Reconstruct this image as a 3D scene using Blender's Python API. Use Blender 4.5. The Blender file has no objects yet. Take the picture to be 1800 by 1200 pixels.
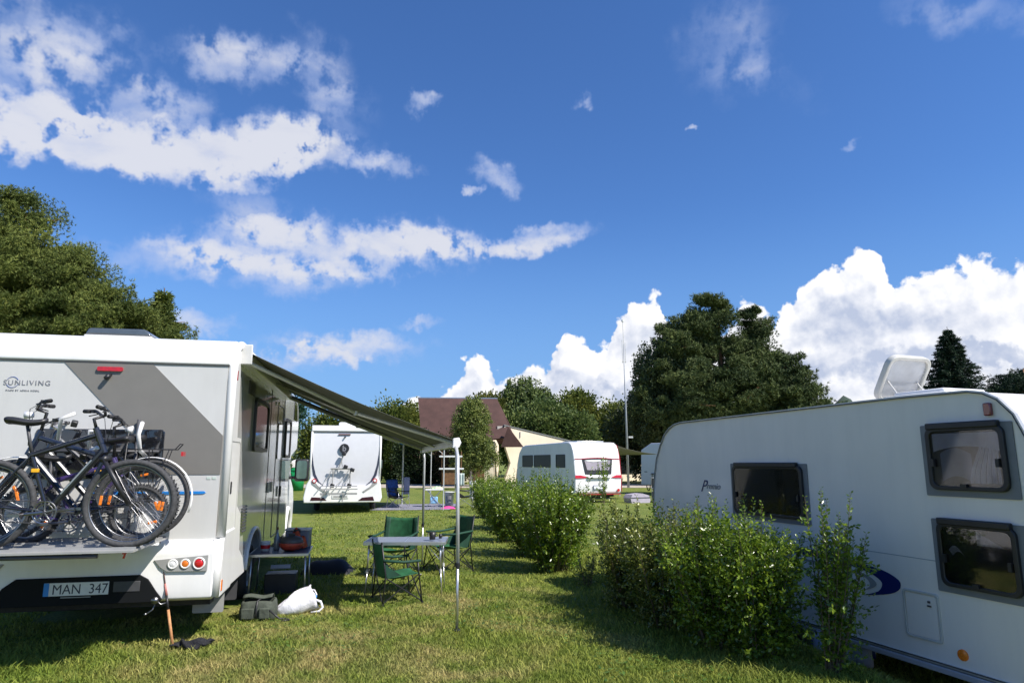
import bpy, bmesh, math, random
import numpy as np
from mathutils import Vector, Matrix, Euler
S = bpy.context.scene
COL = S.collection
rad = math.radians
# ------------------------------------------------------------------ camera
cd = bpy.data.cameras.new('camera'); cam = bpy.data.objects.new('camera', cd); COL.objects.link(cam)
cam.location = (0, 0, 1.65); cam.rotation_euler = (rad(90 + 10.27), 0, 0)
cd.sensor_width = 36; cd.lens = 23.4; cd.clip_start = 0.05; cd.clip_end = 20000
S.camera = cam
S.view_settings.view_transform = 'Standard'; S.view_settings.look = 'None'
S.view_settings.exposure = 0.5; S.view_settings.gamma = 1
# ------------------------------------------------------------------ sun
SUN = Vector((1.46, -0.83, 1.85)).normalized()
sl = bpy.data.lights.new('sun', 'SUN'); sl.energy = 5.0; sl.angle = rad(0.53); sl.color = (1.0, 0.95, 0.88)
so = bpy.data.objects.new('sun', sl); COL.objects.link(so); so.rotation_euler = (-SUN).to_track_quat('-Z', 'Y').to_euler()
so.location = (20, -12, 30)
# ------------------------------------------------------------------ world: sky with clouds placed by azimuth / elevation (degrees)
# (azimuth, elevation, radius along, radius across, rotation, weight)
CLA= [(-39.0, 24.6, 6.6, 4.5, -1, 0.8), (-36.4, 22.6, 8.6, 2.7, -2, 1.0), (-28.8, 23.0, 11.5, 2.6, 3, 1.2), (-22.9, 24.6, 7.1, 2.6, 8, 1.1), (-16.8, 25.3, 6.5, 2.2, 5, 0.8), (-11.4, 24.7, 4.1, 1.3, -1, 0.7), (-38.5, 28.8, 5.8, 3.4, -15, 0.55), (-34.2, 29.4, 5.0, 2.7, -5, 0.6), (-24.8, 30.9, 6.6, 2.5, 6, 0.9), (-17.7, 31.3, 4.2, 3.6, -19, 0.65), (-29.9, 26.2, 5.6, 2.2, 16, 0.9), (-20.2, 26.6, 4.3, 1.7, -2, 0.7), (-15.5, 28.2, 4.0, 2.4, 6, 0.55), (-15.0, 17.5, 16.5, 2.9, 2, 1.15), (-8.1, 18.9, 7.1, 2.3, -3, 0.9), (-19.5, 14.8, 8.0, 1.8, 0, 0.8), (-28.1, 15.6, 8.1, 1.9, 7, 0.7), (2.3, 18.8, 6.6, 1.4, 10, 1.1), (-1.3, 24.1, 3.5, 1.7, -27, 0.9), (-8.2, 29.7, 2.2, 1.1, 20, 0.8), (-22.5, 20.3, 6.8, 2.5, -19, 0.55), (-3.6, 22.9, 1.1, 0.6, 1, 0.9), (-25.6, 10.5, 3.8, 1.2, 5, 0.85), (-13.7, 9.6, 8.7, 1.8, -1, 1.0), (-18.2, 8.3, 6.9, 1.4, 2, 0.8), (-8.2, 11.6, 2.7, 0.8, 1, 0.8), (19.7, 32.6, 5.6, 4.9, -11, 0.52), (6.6, 29.9, 1.4, 0.9, -3, 0.75), (16.2, 27.1, 0.9, 0.4, 11, 1.0), (28.7, 23.7, 0.9, 0.6, 9, 0.7), (37.4, 30.6, 7.6, 1.6, -20, 0.55), (24.1, 29.0, 4.9, 2.0, -38, 0.32)]
CLD= [(33.3, 7.5, 6.4, 1.0, -5, 1), (26.8, 10.5, 3.1, 2.4, -5, 0.55), (37.9, 7.2, 4.1, 1.1, -6, 1), (9.2, 5.7, 4.2, 1.1, -1, 1), (-1.5, 6.7, 2.0, 1.2, 0, 0.7), (31.5, 10.5, 2.8, 1.3, -6, 0.4), (16.2, 5.6, 5.3, 1.9, -2, 0.6), (25.4, 7.5, 5.8, 1.3, -4, 0.6), (5.4, 7.1, 2.9, 1.0, -1, 0.5), (29.6, 6.4, 10.0, 0.9, -4, 0.6)]
CLT= [(-16.1, 2.4), (-9.7, 4.4), (-7.8, 5.9), (-5.6, 6.6), (-4.9, 8.2), (-4.0, 9.5), (-3.0, 10.0), (-1.6, 8.3), (-0.7, 7.6), (1.2, 8.3), (2.2, 7.8), (3.0, 8.3), (3.4, 10.3), (4.2, 11.0), (5.6, 11.2), (7.2, 10.6), (9.4, 10.6), (9.8, 12.8), (11.0, 13.8), (12.2, 14.1), (13.0, 13.5), (13.4, 11.7), (16.0, 10.6), (18.6, 12.1), (20.2, 12.8), (21.5, 12.8), (22.0, 11.4), (22.7, 12.0), (23.6, 13.7), (24.4, 14.5), (25.6, 14.9), (26.7, 15.6), (28.1, 16.0), (29.0, 16.4), (29.9, 16.0), (30.2, 14.6), (30.8, 13.4), (31.8, 13.6), (33.3, 14.0), (34.1, 14.5), (35.4, 14.6), (37.0, 14.5), (37.9, 13.8), (39.0, 13.9), (41.6, 12.6)]
W = bpy.data.worlds.new('World'); S.world = W; W.use_nodes = True
nt = W.node_tree; nt.nodes.clear()
class NB:
    """tiny helper to wire shader nodes"""
    dim = '3D'
    def __init__(s, nt): s.nt = nt
    def n(s, t, **k):
        x = s.nt.nodes.new(t)
        for a, b in k.items(): setattr(x, a, b)
        return x
    def setin(s, sock, v):
        if isinstance(v, bpy.types.NodeSocket): s.nt.links.new(v, sock)
        else: sock.default_value = v
    def m(s, op, a, b=None, c=None, clamp=False):
        x = s.n('ShaderNodeMath', operation=op, use_clamp=clamp); s.setin(x.inputs[0], a)
        if b is not None: s.setin(x.inputs[1], b)
        if c is not None: s.setin(x.inputs[2], c)
        return x.outputs[0]
    def vm(s, op, a, b=None, out=0):
        x = s.n('ShaderNodeVectorMath', operation=op); s.setin(x.inputs[0], a)
        if b is not None:
            if op == 'SCALE': s.setin(x.inputs['Scale'], b)
            else: s.setin(x.inputs[1], b)
        return x.outputs[out]
    def mix(s, f, a, b):
        x = s.n('ShaderNodeMix', data_type='RGBA'); s.setin(x.inputs[0], f); s.setin(x.inputs[6], a); s.setin(x.inputs[7], b); return x.outputs[2]
    def noise(s, v, scale, detail=4, rough=0.55, dist=0.0, out=0):
        x = s.n('ShaderNodeTexNoise'); x.noise_dimensions = s.dim; s.setin(x.inputs['Vector'], v); x.inputs['Scale'].default_value = scale
        x.inputs['Detail'].default_value = detail; x.inputs['Roughness'].default_value = rough; x.inputs['Distortion'].default_value = dist
        return x.outputs[out]
    def ss(s, v, a, b, c=0.0, d=1.0, smooth=True):
        x = s.n('ShaderNodeMapRange', interpolation_type='SMOOTHSTEP' if smooth else 'LINEAR')
        s.setin(x.inputs[0], v)
        for i, q in enumerate((a, b, c, d)): x.inputs[i + 1].default_value = q
        return x.outputs[0]
    def blob(s, P, e):
        mp = s.n('ShaderNodeMapping', vector_type='TEXTURE'); s.setin(mp.inputs['Vector'], P)
        mp.inputs['Location'].default_value = (e[0], e[1], 0); mp.inputs['Rotation'].default_value = (0, 0, rad(e[4]))
        mp.inputs['Scale'].default_value = (e[2], e[3], 1)
        return s.vm('LENGTH', mp.outputs[0], out=1)
    def field(s, P, L, mode='MAXIMUM'):
        acc = None
        P0 = P
        for e in L:
            if acc is not None:      # serial dependency keeps the shader's stack small
                q = s.n('ShaderNodeVectorMath', operation='MULTIPLY_ADD'); s.setin(q.inputs[0], acc); q.inputs[1].default_value = (1e-7,) * 3
                s.setin(q.inputs[2], P0); P = q.outputs[0]
            l = s.blob(P, e); v = s.m('MULTIPLY_ADD', s.m('MULTIPLY', l, l), -e[5], e[5])
            if mode == 'ADD': v = s.m('MAXIMUM', v, 0.0)
            acc = v if acc is None else s.m('SMOOTH_MAX', acc, v, 0.22) if mode == 'MAXIMUM' else s.m('ADD', acc, v)
        return acc
b = NB(nt); b.dim = '2D'
tc = b.n('ShaderNodeTexCoord'); D = tc.outputs['Generated']
sep = b.n('ShaderNodeSeparateXYZ'); b.setin(sep.inputs[0], D)
az = b.m('MULTIPLY', b.m('ARCTAN2', sep.outputs[0], sep.outputs[1]), 57.2958)
el = b.m('MULTIPLY', b.m('ARCSINE', sep.outputs[2]), 57.2958)
cmb = b.n('ShaderNodeCombineXYZ'); b.setin(cmb.inputs[0], az); b.setin(cmb.inputs[1], el); P = cmb.outputs[0]
sky = b.n('ShaderNodeTexSky', sky_type='NISHITA'); sky.sun_disc = False
sky.sun_elevation = math.asin(SUN.z); sky.sun_rotation = math.atan2(SUN.x, SUN.y)
sky.air_density = 1.15; sky.dust_density = 0.0; sky.ozone_density = 2.2; sky.altitude = 300
# soft high clouds
def warp(P, scale, amt, detail):
    nz = b.noise(P, scale, detail, 0.6, out=1)
    return b.vm('ADD', P, b.vm('SCALE', b.vm('SUBTRACT', nz, (0.5, 0.5, 0.5)), amt))
PA = warp(P, 0.30, 3.4, 4)
fa = b.field(PA, CLA, 'ADD')
st = b.n('ShaderNodeMapping'); b.setin(st.inputs[0], P); st.inputs['Scale'].default_value = (0.50, 1.15, 1); st.inputs['Rotation'].default_value = (0, 0, rad(12))
na = b.noise(st.outputs[0], 0.28, 5, 0.48, 0.30)
na2 = b.noise(st.outputs[0], 1.6, 3, 0.6)
da = b.m('ADD', b.m('MULTIPLY', b.m('MINIMUM', fa, 1.35), 1.4), b.m('MULTIPLY', b.m('SUBTRACT', na, 0.46), 2.6))
da = b.m('ADD', da, b.m('MULTIPLY', b.m('SUBTRACT', na2, 0.5), 0.35))
fgate = b.ss(fa, 0.0, 1.0)
covA = b.m('MULTIPLY', b.m('MULTIPLY', b.ss(da, -0.55, 2.25), fgate), 0.97)
veil = b.m('MULTIPLY', b.ss(b.m('ADD', b.m('MULTIPLY', fa, 0.8), b.m('MULTIPLY', na, 1.1)), 0.35, 1.55), 0.78)
veil = b.m('MULTIPLY', veil, b.ss(fa, 0.05, 0.75))
covA = b.m('MAXIMUM', covA, veil)
# cumulus
def cum(P):
    Pw = warp(P, 0.35, 2.6, 3)
    sx = b.n('ShaderNodeSeparateXYZ'); b.setin(sx.inputs[0], Pw)
    fc = b.n('ShaderNodeFloatCurve'); cv = fc.mapping.curves[0]       # height of the cumulus tops along the horizon
    pts = [((p[0] + 180) / 360, p[1] / 30) for p in [(-180, 1), (-120, 7), (-60, 0.5), (-20, 0.5)] + CLT + [(60, 14), (90, 6), (130, 9), (180, 1)]]
    fc.mapping.use_clip = False
    cv.points[0].location = pts[0]; cv.points[1].location = pts[-1]
    for p in pts[1:-1]: cv.points.new(*p)
    fc.mapping.update()
    b.setin(fc.inputs['Value'], b.m('MULTIPLY_ADD', sx.outputs[0], 1 / 360, 0.5))
    top = b.m('MULTIPLY', fc.outputs[0], 30.0)
    f = b.m('MINIMUM', b.m('MULTIPLY', b.m('SUBTRACT', top, sx.outputs[1]), 0.6), 1.6)
    v1 = b.n('ShaderNodeTexVoronoi', feature='F1', voronoi_dimensions='2D'); b.setin(v1.inputs['Vector'], warp(P, 0.6, 1.6, 3)); v1.inputs['Scale'].default_value = 0.30
    v1.inputs['Detail'].default_value = 2.0; v1.inputs['Roughness'].default_value = 0.5; pass
    bil = b.m('SUBTRACT', 0.55, v1.outputs['Distance'])
    n2 = b.noise(P, 0.9, 7, 0.6)
    return b.m('ADD', b.m('ADD', f, b.m('MULTIPLY', bil, 1.0)), b.m('MULTIPLY', b.m('SUBTRACT', n2, 0.5), 0.8)), f
h0, f0 = cum(P)
h1, f1 = cum(b.vm('ADD', P, (0.5, 0.9, 0)))
covB = b.m('MULTIPLY', b.ss(h0, 0.0, 0.30), b.ss(el, 1.2, 3.6, 0.45, 1.0))
slope = b.m('SUBTRACT', h0, h1)
lit = b.m('ADD', b.m('MULTIPLY', slope, 0.55), 0.80)
lit = b.m('ADD', lit, b.m('MULTIPLY', b.m('SUBTRACT', b.noise(P, 0.22, 4, 0.5), 0.5), 1.5))
lit = b.m('SUBTRACT', lit, b.m('MULTIPLY', b.ss(f0, 0.5, 1.6), 0.12))
dark = b.m('MINIMUM', b.field(warp(P, 0.4, 3.5, 4), CLD, 'ADD'), 1.0)
lit = b.m('SUBTRACT', lit, b.m('MULTIPLY', dark, 0.75), clamp=True)
colB = b.mix(b.ss(lit, -0.1, 1.05, smooth=False), (0.42, 0.49, 0.66, 1), (0.96, 0.96, 0.98, 1))
colA = b.mix(b.ss(da, 0.4, 2.0), (0.42, 0.52, 0.80, 1), (0.66, 0.68, 0.76, 1))
# horizon haze of the cloud deck low on the right
low = b.m('MULTIPLY', b.ss(el, 22.0, 0.0), 0.80)
skc = b.n('ShaderNodeMix', data_type='RGBA', blend_type='MULTIPLY'); skc.inputs[0].default_value = 1.0
b.setin(skc.inputs[6], sky.outputs[0]); skc.inputs[7].default_value = (0.056, 0.088, 0.136, 1)
c1 = b.mix(low, skc.outputs[2], (0.195, 0.375, 0.70, 1))
up = b.ss(el, -4.0, 0.0)
c2 = b.mix(covA, c1, colA)
c3 = b.mix(covB, c2, colB)
bg = b.n('ShaderNodeBackground'); b.setin(bg.inputs[0], c3); bg.inputs[1].default_value = 0.79
W.cycles.sampling_method = 'MANUAL'; W.cycles.sample_map_resolution = 256
wo = b.n('ShaderNodeOutputWorld'); nt.links.new(bg.outputs[0], wo.inputs[0])
# ------------------------------------------------------------------ materials
def mat(name, col, rough=0.5, metal=0.0, var=0.08, scale=6.0, bump=0.0, bscale=60.0, coat=0.0, trans=0.0, alpha=1.0, emit=None, spec=0.5, island=0.0, var_col=None, detail=4, streak=0.0):
    m = bpy.data.materials.new(name); m.use_nodes = True
    t = m.node_tree; q = NB(t); p = t.nodes['Principled BSDF']
    p.inputs['Roughness'].default_value = rough; p.inputs['Metallic'].default_value = metal
    p.inputs['Coat Weight'].default_value = coat; p.inputs['Coat Roughness'].default_value = 0.06
    p.inputs['Specular IOR Level'].default_value = spec
    p.inputs['Transmission Weight'].default_value = trans; p.inputs['Alpha'].default_value = alpha
    c = (*col, 1)
    tcn = q.n('ShaderNodeTexCoord'); v = tcn.outputs['Object']
    base = c
    if var or var_col:
        nz = q.noise(v, scale, detail, 0.6)
        f = q.ss(nz, 0.3, 0.7)
        lo = tuple(max(0, x * (1 - var)) for x in col) + (1,)
        hi = (*var_col, 1) if var_col else tuple(min(1, x * (1 + var)) for x in col) + (1,)
        base = q.mix(f, lo, hi)
    if streak:   # faint vertical rain marks and grime
        mp = q.n('ShaderNodeMapping'); q.setin(mp.inputs[0], v); mp.inputs['Scale'].default_value = (2.2, 2.2, 0.35)
        sk_ = q.noise(mp.outputs[0], 3.0, 5, 0.65); hs = q.n('ShaderNodeHueSaturation'); q.setin(hs.inputs['Color'], base); q.setin(hs.inputs['Value'], q.ss(sk_, 0.3, 0.62, 1 - streak, 1.0)); base = hs.outputs[0]
        q.setin(p.inputs['Roughness'], q.ss(sk_, 0.3, 0.7, rough + .15, rough))
    if island:
        ge = q.n('ShaderNodeNewGeometry')
        h = q.n('ShaderNodeHueSaturation'); q.setin(h.inputs['Color'], base)
        q.setin(h.inputs['Value'], q.ss(ge.outputs['Random Per Island'], 0, 1, 1 - island, 1 + island, False))
        q.setin(h.inputs['Hue'], q.ss(ge.outputs['Random Per Island'], 0, 1, 0.5 + island * 0.05, 0.5 - island * 0.05, False))
        base = h.outputs[0]
    q.setin(p.inputs['Base Color'], base)
    if bump:
        bn = q.n('ShaderNodeBump'); bn.inputs['Strength'].default_value = bump; bn.inputs['Distance'].default_value = 0.01
        q.setin(bn.inputs['Height'], q.noise(v, bscale, 3)); q.setin(p.inputs['Normal'], bn.outputs[0])
    if emit: p.inputs['Emission Color'].default_value = (*emit, 1); p.inputs['Emission Strength'].default_value = 1
    return m
def leafmat(name, col, col2, rough=0.5, island=0.35, scale=1.2, transl=0.3, spec=0.4):
    m = mat(name, col, rough, var_col=col2, var=0.1, scale=scale, island=island, spec=spec)
    t = m.node_tree; p = t.nodes['Principled BSDF']; o = t.nodes['Material Output']
    tr = t.nodes.new('ShaderNodeBsdfTranslucent'); mx = t.nodes.new('ShaderNodeMixShader'); mx.inputs[0].default_value = transl
    src = p.inputs['Base Color'].links[0].from_socket; t.links.new(src, tr.inputs[0])
    t.links.new(p.outputs[0], mx.inputs[1]); t.links.new(tr.outputs[0], mx.inputs[2]); t.links.new(mx.outputs[0], o.inputs[0])
    return m
white = mat('white_gelcoat', (0.82, 0.81, 0.79), 0.28, coat=0.3, var=0.035, scale=1.6, streak=0.05)
panel = mat('light_grey_panel', (0.575, 0.57, 0.55), 0.38, var=0.03, scale=1.2, streak=0.05)
sidem = mat('side_sheet', (0.50, 0.51, 0.49), 0.16, coat=0.6, var=0.03)
cream_side = mat('white_side_sheet', (0.78, 0.735, 0.67), 0.34, coat=0.2, var=0.03, scale=0.8, streak=0.04)
taupe = mat('taupe_band', (0.19, 0.18, 0.162), 0.42, var=0.03)
midgrey = mat('mid_grey', (0.30, 0.30, 0.29), 0.45)
blackp = mat('black_plastic', (0.018, 0.018, 0.02), 0.42, var=0.2)
darkgrey = mat('dark_grey', (0.06, 0.06, 0.065), 0.5, var=0.15)
rubber = mat('rubber', (0.025, 0.025, 0.027), 0.75, var=0.3, scale=30)
tread = mat('worn_tyre', (0.050, 0.050, 0.052), 0.8, var=0.3, scale=40)
glass = mat('dark_window', (0.012, 0.013, 0.016), 0.06, coat=1.0, var=0.2, spec=0.8)
smoke = mat('smoked_acrylic', (0.030, 0.032, 0.038), 0.10, coat=0.6, var=0.35, scale=2.0)
silver = mat('aluminium', (0.62, 0.62, 0.62), 0.32, metal=0.85, var=0.06)
polew = mat('pale_pole', (0.55, 0.56, 0.55), 0.35, metal=0.3, var=0.05)
steel = mat('steel', (0.30, 0.30, 0.31), 0.35, metal=1.0, var=0.1)
red = mat('red_lens', (0.50, 0.012, 0.015), 0.2, coat=0.8, var=0.15, scale=40)
orange = mat('orange_reflector', (0.80, 0.20, 0.02), 0.25, coat=0.6, var=0.2, scale=40)
clearl = mat('clear_lens', (0.75, 0.75, 0.76), 0.15, coat=0.8, var=0.2, scale=60)
blue = mat('blue_paint', (0.02, 0.22, 0.62), 0.4)
navy = mat('navy_decal', (0.008, 0.018, 0.12), 0.35, var=0.05)
redtrim = mat('dark_red_trim', (0.38, 0.02, 0.03), 0.35)
ink = mat('ink', (0.03, 0.035, 0.06), 0.5, var=0)
inkgrey = mat('ink_grey', (0.22, 0.22, 0.24), 0.5, var=0)
platew = mat('plate_white', (0.72, 0.73, 0.72), 0.4, var=0.05, scale=20)
canvas = mat('awning_canvas', (0.125, 0.128, 0.112), 0.85, var=0.06, scale=2, bump=0.1, bscale=200)
greenf = mat('green_fabric', (0.015, 0.10, 0.040), 0.7, var=0.25, scale=9, bump=0.3, bscale=14)
greend = mat('dark_green_fabric', (0.008, 0.05, 0.028), 0.75, var=0.25, scale=9, bump=0.3, bscale=14)
bluef = mat('blue_towel', (0.02, 0.06, 0.22), 0.9, var=0.25, scale=12)
lbluef = mat('light_blue', (0.25, 0.50, 0.75), 0.6, var=0.2)
oliveb = mat('olive_canvas', (0.055, 0.065, 0.048), 0.8, var=0.25, scale=14, bump=0.4, bscale=30)
sackw = mat('white_sack', (0.76, 0.75, 0.79), 0.42, var=0.10, scale=9, bump=1.0, bscale=16)
cork = mat('cork', (0.50, 0.24, 0.10), 0.7, var=0.2, scale=40)
netm = mat('black_net', (0.012, 0.012, 0.016), 0.85, var=0.5, scale=60, bump=1.0, bscale=90)
tabletop = mat('table_top', (0.20, 0.22, 0.27), 0.38, var=0.12, scale=30)
bark = mat('bark', (0.12, 0.085, 0.06), 0.9, var=0.4, scale=8, bump=0.8, bscale=25)
pinebark = mat('pine_bark', (0.30, 0.14, 0.07), 0.9, var=0.35, scale=5, bump=0.8, bscale=20)
palebark = mat('pale_twig', (0.13, 0.095, 0.06), 0.85, var=0.3, scale=12)
redroof = mat('brown_red_roof', (0.085, 0.042, 0.034), 0.85, var=0.16, scale=1.2, bump=0.6, bscale=9)
cream = mat('cream_plaster', (0.88, 0.76, 0.58), 0.85, var=0.05, scale=0.6)
woodb = mat('brown_wood', (0.17, 0.085, 0.035), 0.75, var=0.25, scale=6)
greenp = mat('green_plastic', (0.01, 0.26, 0.075), 0.4, var=0.1)
pinkr = mat('pink_cloth', (0.6, 0.06, 0.25), 0.8)
mirrorg = mat('mirror_glass', (0.18, 0.28, 0.27), 0.08, metal=0.6)
# ------------------------------------------------------------------ mesh building
class MB:
    def __init__(s): s.v = []; s.f = []
    def add(s, vs, fs):
        k = len(s.v); s.v += [tuple(v) for v in vs]; s.f += [tuple(i + k for i in f) for f in fs]; return s
    def box(s, c, d, rot=None):
        x, y, z = d[0] / 2, d[1] / 2, d[2] / 2
        vs = [Vector((i * x, j * y, k * z)) for i in (-1, 1) for j in (-1, 1) for k in (-1, 1)]
        if rot is not None:
            R = Euler(rot).to_matrix(); vs = [R @ v for v in vs]
        c = Vector(c)
        return s.add([v + c for v in vs], [(0, 1, 3, 2), (4, 6, 7, 5), (0, 4, 5, 1), (2, 3, 7, 6), (0, 2, 6, 4), (1, 5, 7, 3)])
    def tube(s, pts, r, n=8, closed=False, cap=True):
        pts = [Vector(p) for p in pts]; N = len(pts)
        rs = r if isinstance(r, (list, tuple)) else [r] * N
        rings = []; up = None
        for i, p in enumerate(pts):
            a = pts[(i - 1) % N] if (i > 0 or closed) else p; c = pts[(i + 1) % N] if (i < N - 1 or closed) else p
            t = (c - a); t = t.normalized() if t.length > 1e-9 else Vector((0, 0, 1))
            if up is None:
                up = Vector((0, 0, 1)) if abs(t.z) < 0.9 else Vector((1, 0, 0))
            u = (up - t * up.dot(t)); u = u.normalized() if u.length > 1e-6 else t.orthogonal().normalized()
            up = u; w = t.cross(u)
            rings.append([p + (u * math.cos(2 * math.pi * k / n) + w * math.sin(2 * math.pi * k / n)) * rs[i] for k in range(n)])
        vs = [v for q in rings for v in q]; fs = []
        for i in range(N if closed else N - 1):
            j = (i + 1) % N
            for k in range(n):
                l = (k + 1) % n; fs.append((i * n + k, i * n + l, j * n + l, j * n + k))
        if cap and not closed: fs += [tuple(range(n - 1, -1, -1)), tuple((N - 1) * n + k for k in range(n))]
        return s.add(vs, fs)
    def ring(s, c, R, r, axis='Y', n=40, m=8, flat=1.0):
        """torus; flat stretches the section along the axis"""
        c = Vector(c); vs = []; fs = []
        for i in range(n):
            a = 2 * math.pi * i / n
            for j in range(m):
                q = 2 * math.pi * j / m; rr = R + r * math.cos(q); h = r * flat * math.sin(q)
                x, y = rr * math.cos(a), rr * math.sin(a)
                vs.append(c + Vector({'Y': (x, h, y), 'X': (h, x, y), 'Z': (x, y, h)}[axis]))
                fs.append((i * m + j, ((i + 1) % n) * m + j, ((i + 1) % n) * m + (j + 1) % m, i * m + (j + 1) % m))
        return s.add(vs, fs)
    def cyl(s, c, r, h, axis='Z', n=20, r2=None):
        d = Vector({'X': (1, 0, 0), 'Y': (0, 1, 0), 'Z': (0, 0, 1)}[axis]); c = Vector(c)
        return s.tube([c - d * h / 2, c + d * h / 2], [r, r if r2 is None else r2], n)
    def prism(s, poly, a, b, plane='YZ'):
        """extrude a 2-D outline between a and b along the remaining axis"""
        def P(u, v, w): return {'YZ': (w, u, v), 'XZ': (u, w, v), 'XY': (u, v, w)}[plane]
        n = len(poly); vs = [P(u, v, a) for u, v in poly] + [P(u, v, b) for u, v in poly]
        fs = [tuple(range(n - 1, -1, -1)), tuple(range(n, 2 * n))] + [(i, (i + 1) % n, n + (i + 1) % n, n + i) for i in range(n)]
        return s.add(vs, fs)
    def band(s, outer, inner, a, b, plane='YZ'):
        """closed frame: strip between two outlines of equal count, extruded a..b"""
        def P(u, v, w): return {'YZ': (w, u, v), 'XZ': (u, w, v), 'XY': (u, v, w)}[plane]
        n = len(outer); vs = [P(*p, w) for w in (a, b) for q in (outer, inner) for p in q]; fs = []
        for i in range(n):
            j = (i + 1) % n
            fs += [(i, j, n + j, n + i), (2 * n + i, 3 * n + i, 3 * n + j, 2 * n + j), (i, 2 * n + i, 2 * n + j, j), (n + i, n + j, 3 * n + j, 3 * n + i)]
        return s.add(vs, fs)
    def lathe(s, prof, c=(0, 0, 0), n=24):
        c = Vector(c); m = len(prof); vs = []; fs = []
        for i in range(n):
            a = 2 * math.pi * i / n
            for r, z in prof: vs.append(c + Vector((r * math.cos(a), r * math.sin(a), z)))
        for i in range(n):
            k = (i + 1) % n
            for j in range(m - 1): fs.append((i * m + j, k * m + j, k * m + j + 1, i * m + j + 1))
        return s.add(vs, fs)
    def grid(s, fn, nu, nv):
        vs = [fn(i / nu, j / nv) for i in range(nu + 1) for j in range(nv + 1)]
        return s.add(vs, [(i * (nv + 1) + j, (i + 1) * (nv + 1) + j, (i + 1) * (nv + 1) + j + 1, i * (nv + 1) + j + 1) for i in range(nu) for j in range(nv)])
    def build(s, name, m, parent=None, smooth=False, bevel=0.0, seg=2, solid=0.0, subd=0):
        me = bpy.data.meshes.new(name); me.from_pydata(s.v, [], s.f); me.update()
        bm = bmesh.new(); bm.from_mesh(me); bmesh.ops.recalc_face_normals(bm, faces=bm.faces); bm.to_mesh(me); bm.free()
        o = bpy.data.objects.new(name, me); COL.objects.link(o); me.materials.append(m)
        if smooth: me.shade_smooth()
        if solid: k = o.modifiers.new('s', 'SOLIDIFY'); k.thickness = solid; k.offset = 0
        if subd: k = o.modifiers.new('d', 'SUBSURF'); k.levels = k.render_levels = subd
        if bevel:
            k = o.modifiers.new('b', 'BEVEL'); k.width = bevel; k.segments = seg; k.limit_method = 'ANGLE'; k.angle_limit = rad(35)
            k.harden_normals = False
            me.shade_smooth(); me.set_sharp_from_angle(angle=rad(60))
        if parent: o.parent = parent
        return o
def rrect(x0, z0, x1, z1, r, n=5):
    out = []
    for cx, cz, a0 in ((x1 - r, z1 - r, 0), (x0 + r, z1 - r, 90), (x0 + r, z0 + r, 180), (x1 - r, z0 + r, 270)):
        for k in range(n + 1):
            a = rad(a0 + 90 * k / n); out.append((cx + r * math.cos(a), cz + r * math.sin(a)))
    return out
def empty(name, loc, rz=0, label=None, cat=None, group=None):
    o = bpy.data.objects.new(name, None); COL.objects.link(o); o.location = loc; o.rotation_euler = (0, 0, rad(rz)); o.empty_display_size = 0.2
    return tag(o, label, cat, group)
def tag(o, label=None, cat=None, group=None, kind=None):
    for k, v in (('label', label), ('category', cat), ('group', group), ('kind', kind)):
        if v: o[k] = v
    return o
def kids(o): return [c for c in COL.objects if c.parent == o]
def copy_tree(o, parent=None):
    c = o.copy(); COL.objects.link(c); c.parent = parent
    for ch in kids(o): copy_tree(ch, c)
    return c
def text(s, size, m, parent, loc, rot, name='lettering', shear=0.0, extr=0.002, xs=1.0, sp=1.0, bold=0.0, align='LEFT'):
    cu = bpy.data.curves.new(name, 'FONT'); cu.body = s; cu.size = size; cu.extrude = extr; cu.shear = shear; cu.space_character = sp; cu.offset = bold; cu.align_x = align
    t = bpy.data.objects.new('tmp', cu); COL.objects.link(t); bpy.context.view_layer.update()
    me = bpy.data.meshes.new_from_object(t.evaluated_get(bpy.context.evaluated_depsgraph_get())); bpy.data.objects.remove(t)
    me.name = name; o = bpy.data.objects.new(name, me); COL.objects.link(o); me.materials.clear(); me.materials.append(m)
    o.parent = parent; o.location = loc; o.rotation_euler = rot; o.scale = (xs, 1, 1)
    return o
def wall_window(parent, y0, y1, z0, z1, x, side, frame_m, glass_m, fw=0.05, r=0.05, name='window', out=0.012, inner=True):
    """window on a wall x = const; side = +1 faces +x, -1 faces -x"""
    f = MB().band(rrect(y0, z0, y1, z1, r), rrect(y0 + fw, z0 + fw, y1 - fw, z1 - fw, r), x, x + side * out).build(name, frame_m, parent)
    MB().prism(rrect(y0 + fw * .5, z0 + fw * .5, y1 - fw * .5, z1 - fw * .5, r), x - side * 0.001, x + side * out * 0.5).build('pane', glass_m, f)
    return f
def smoothstep(a, b, x):
    t = np.clip((x - a) / (b - a), 0, 1); return t * t * (3 - 2 * t)
def hedge_x(y): return 2.25 - 0.173 * (y - 5.64)
def gz(x, y):
    """ground height: the pitch right of the hedge lies a little lower"""
    x = np.asarray(x, float); y = np.asarray(y, float)
    return -0.22 * smoothstep(0.35, 1.3, x - hedge_x(y)) * (1 - smoothstep(11, 18, y)) * smoothstep(-3, 1, y) + 0.015 * np.sin(x * 1.3) * np.sin(y * 0.9) * (1 - smoothstep(40, 60, y))
def gzf(x, y): return float(gz(x, y))
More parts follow.
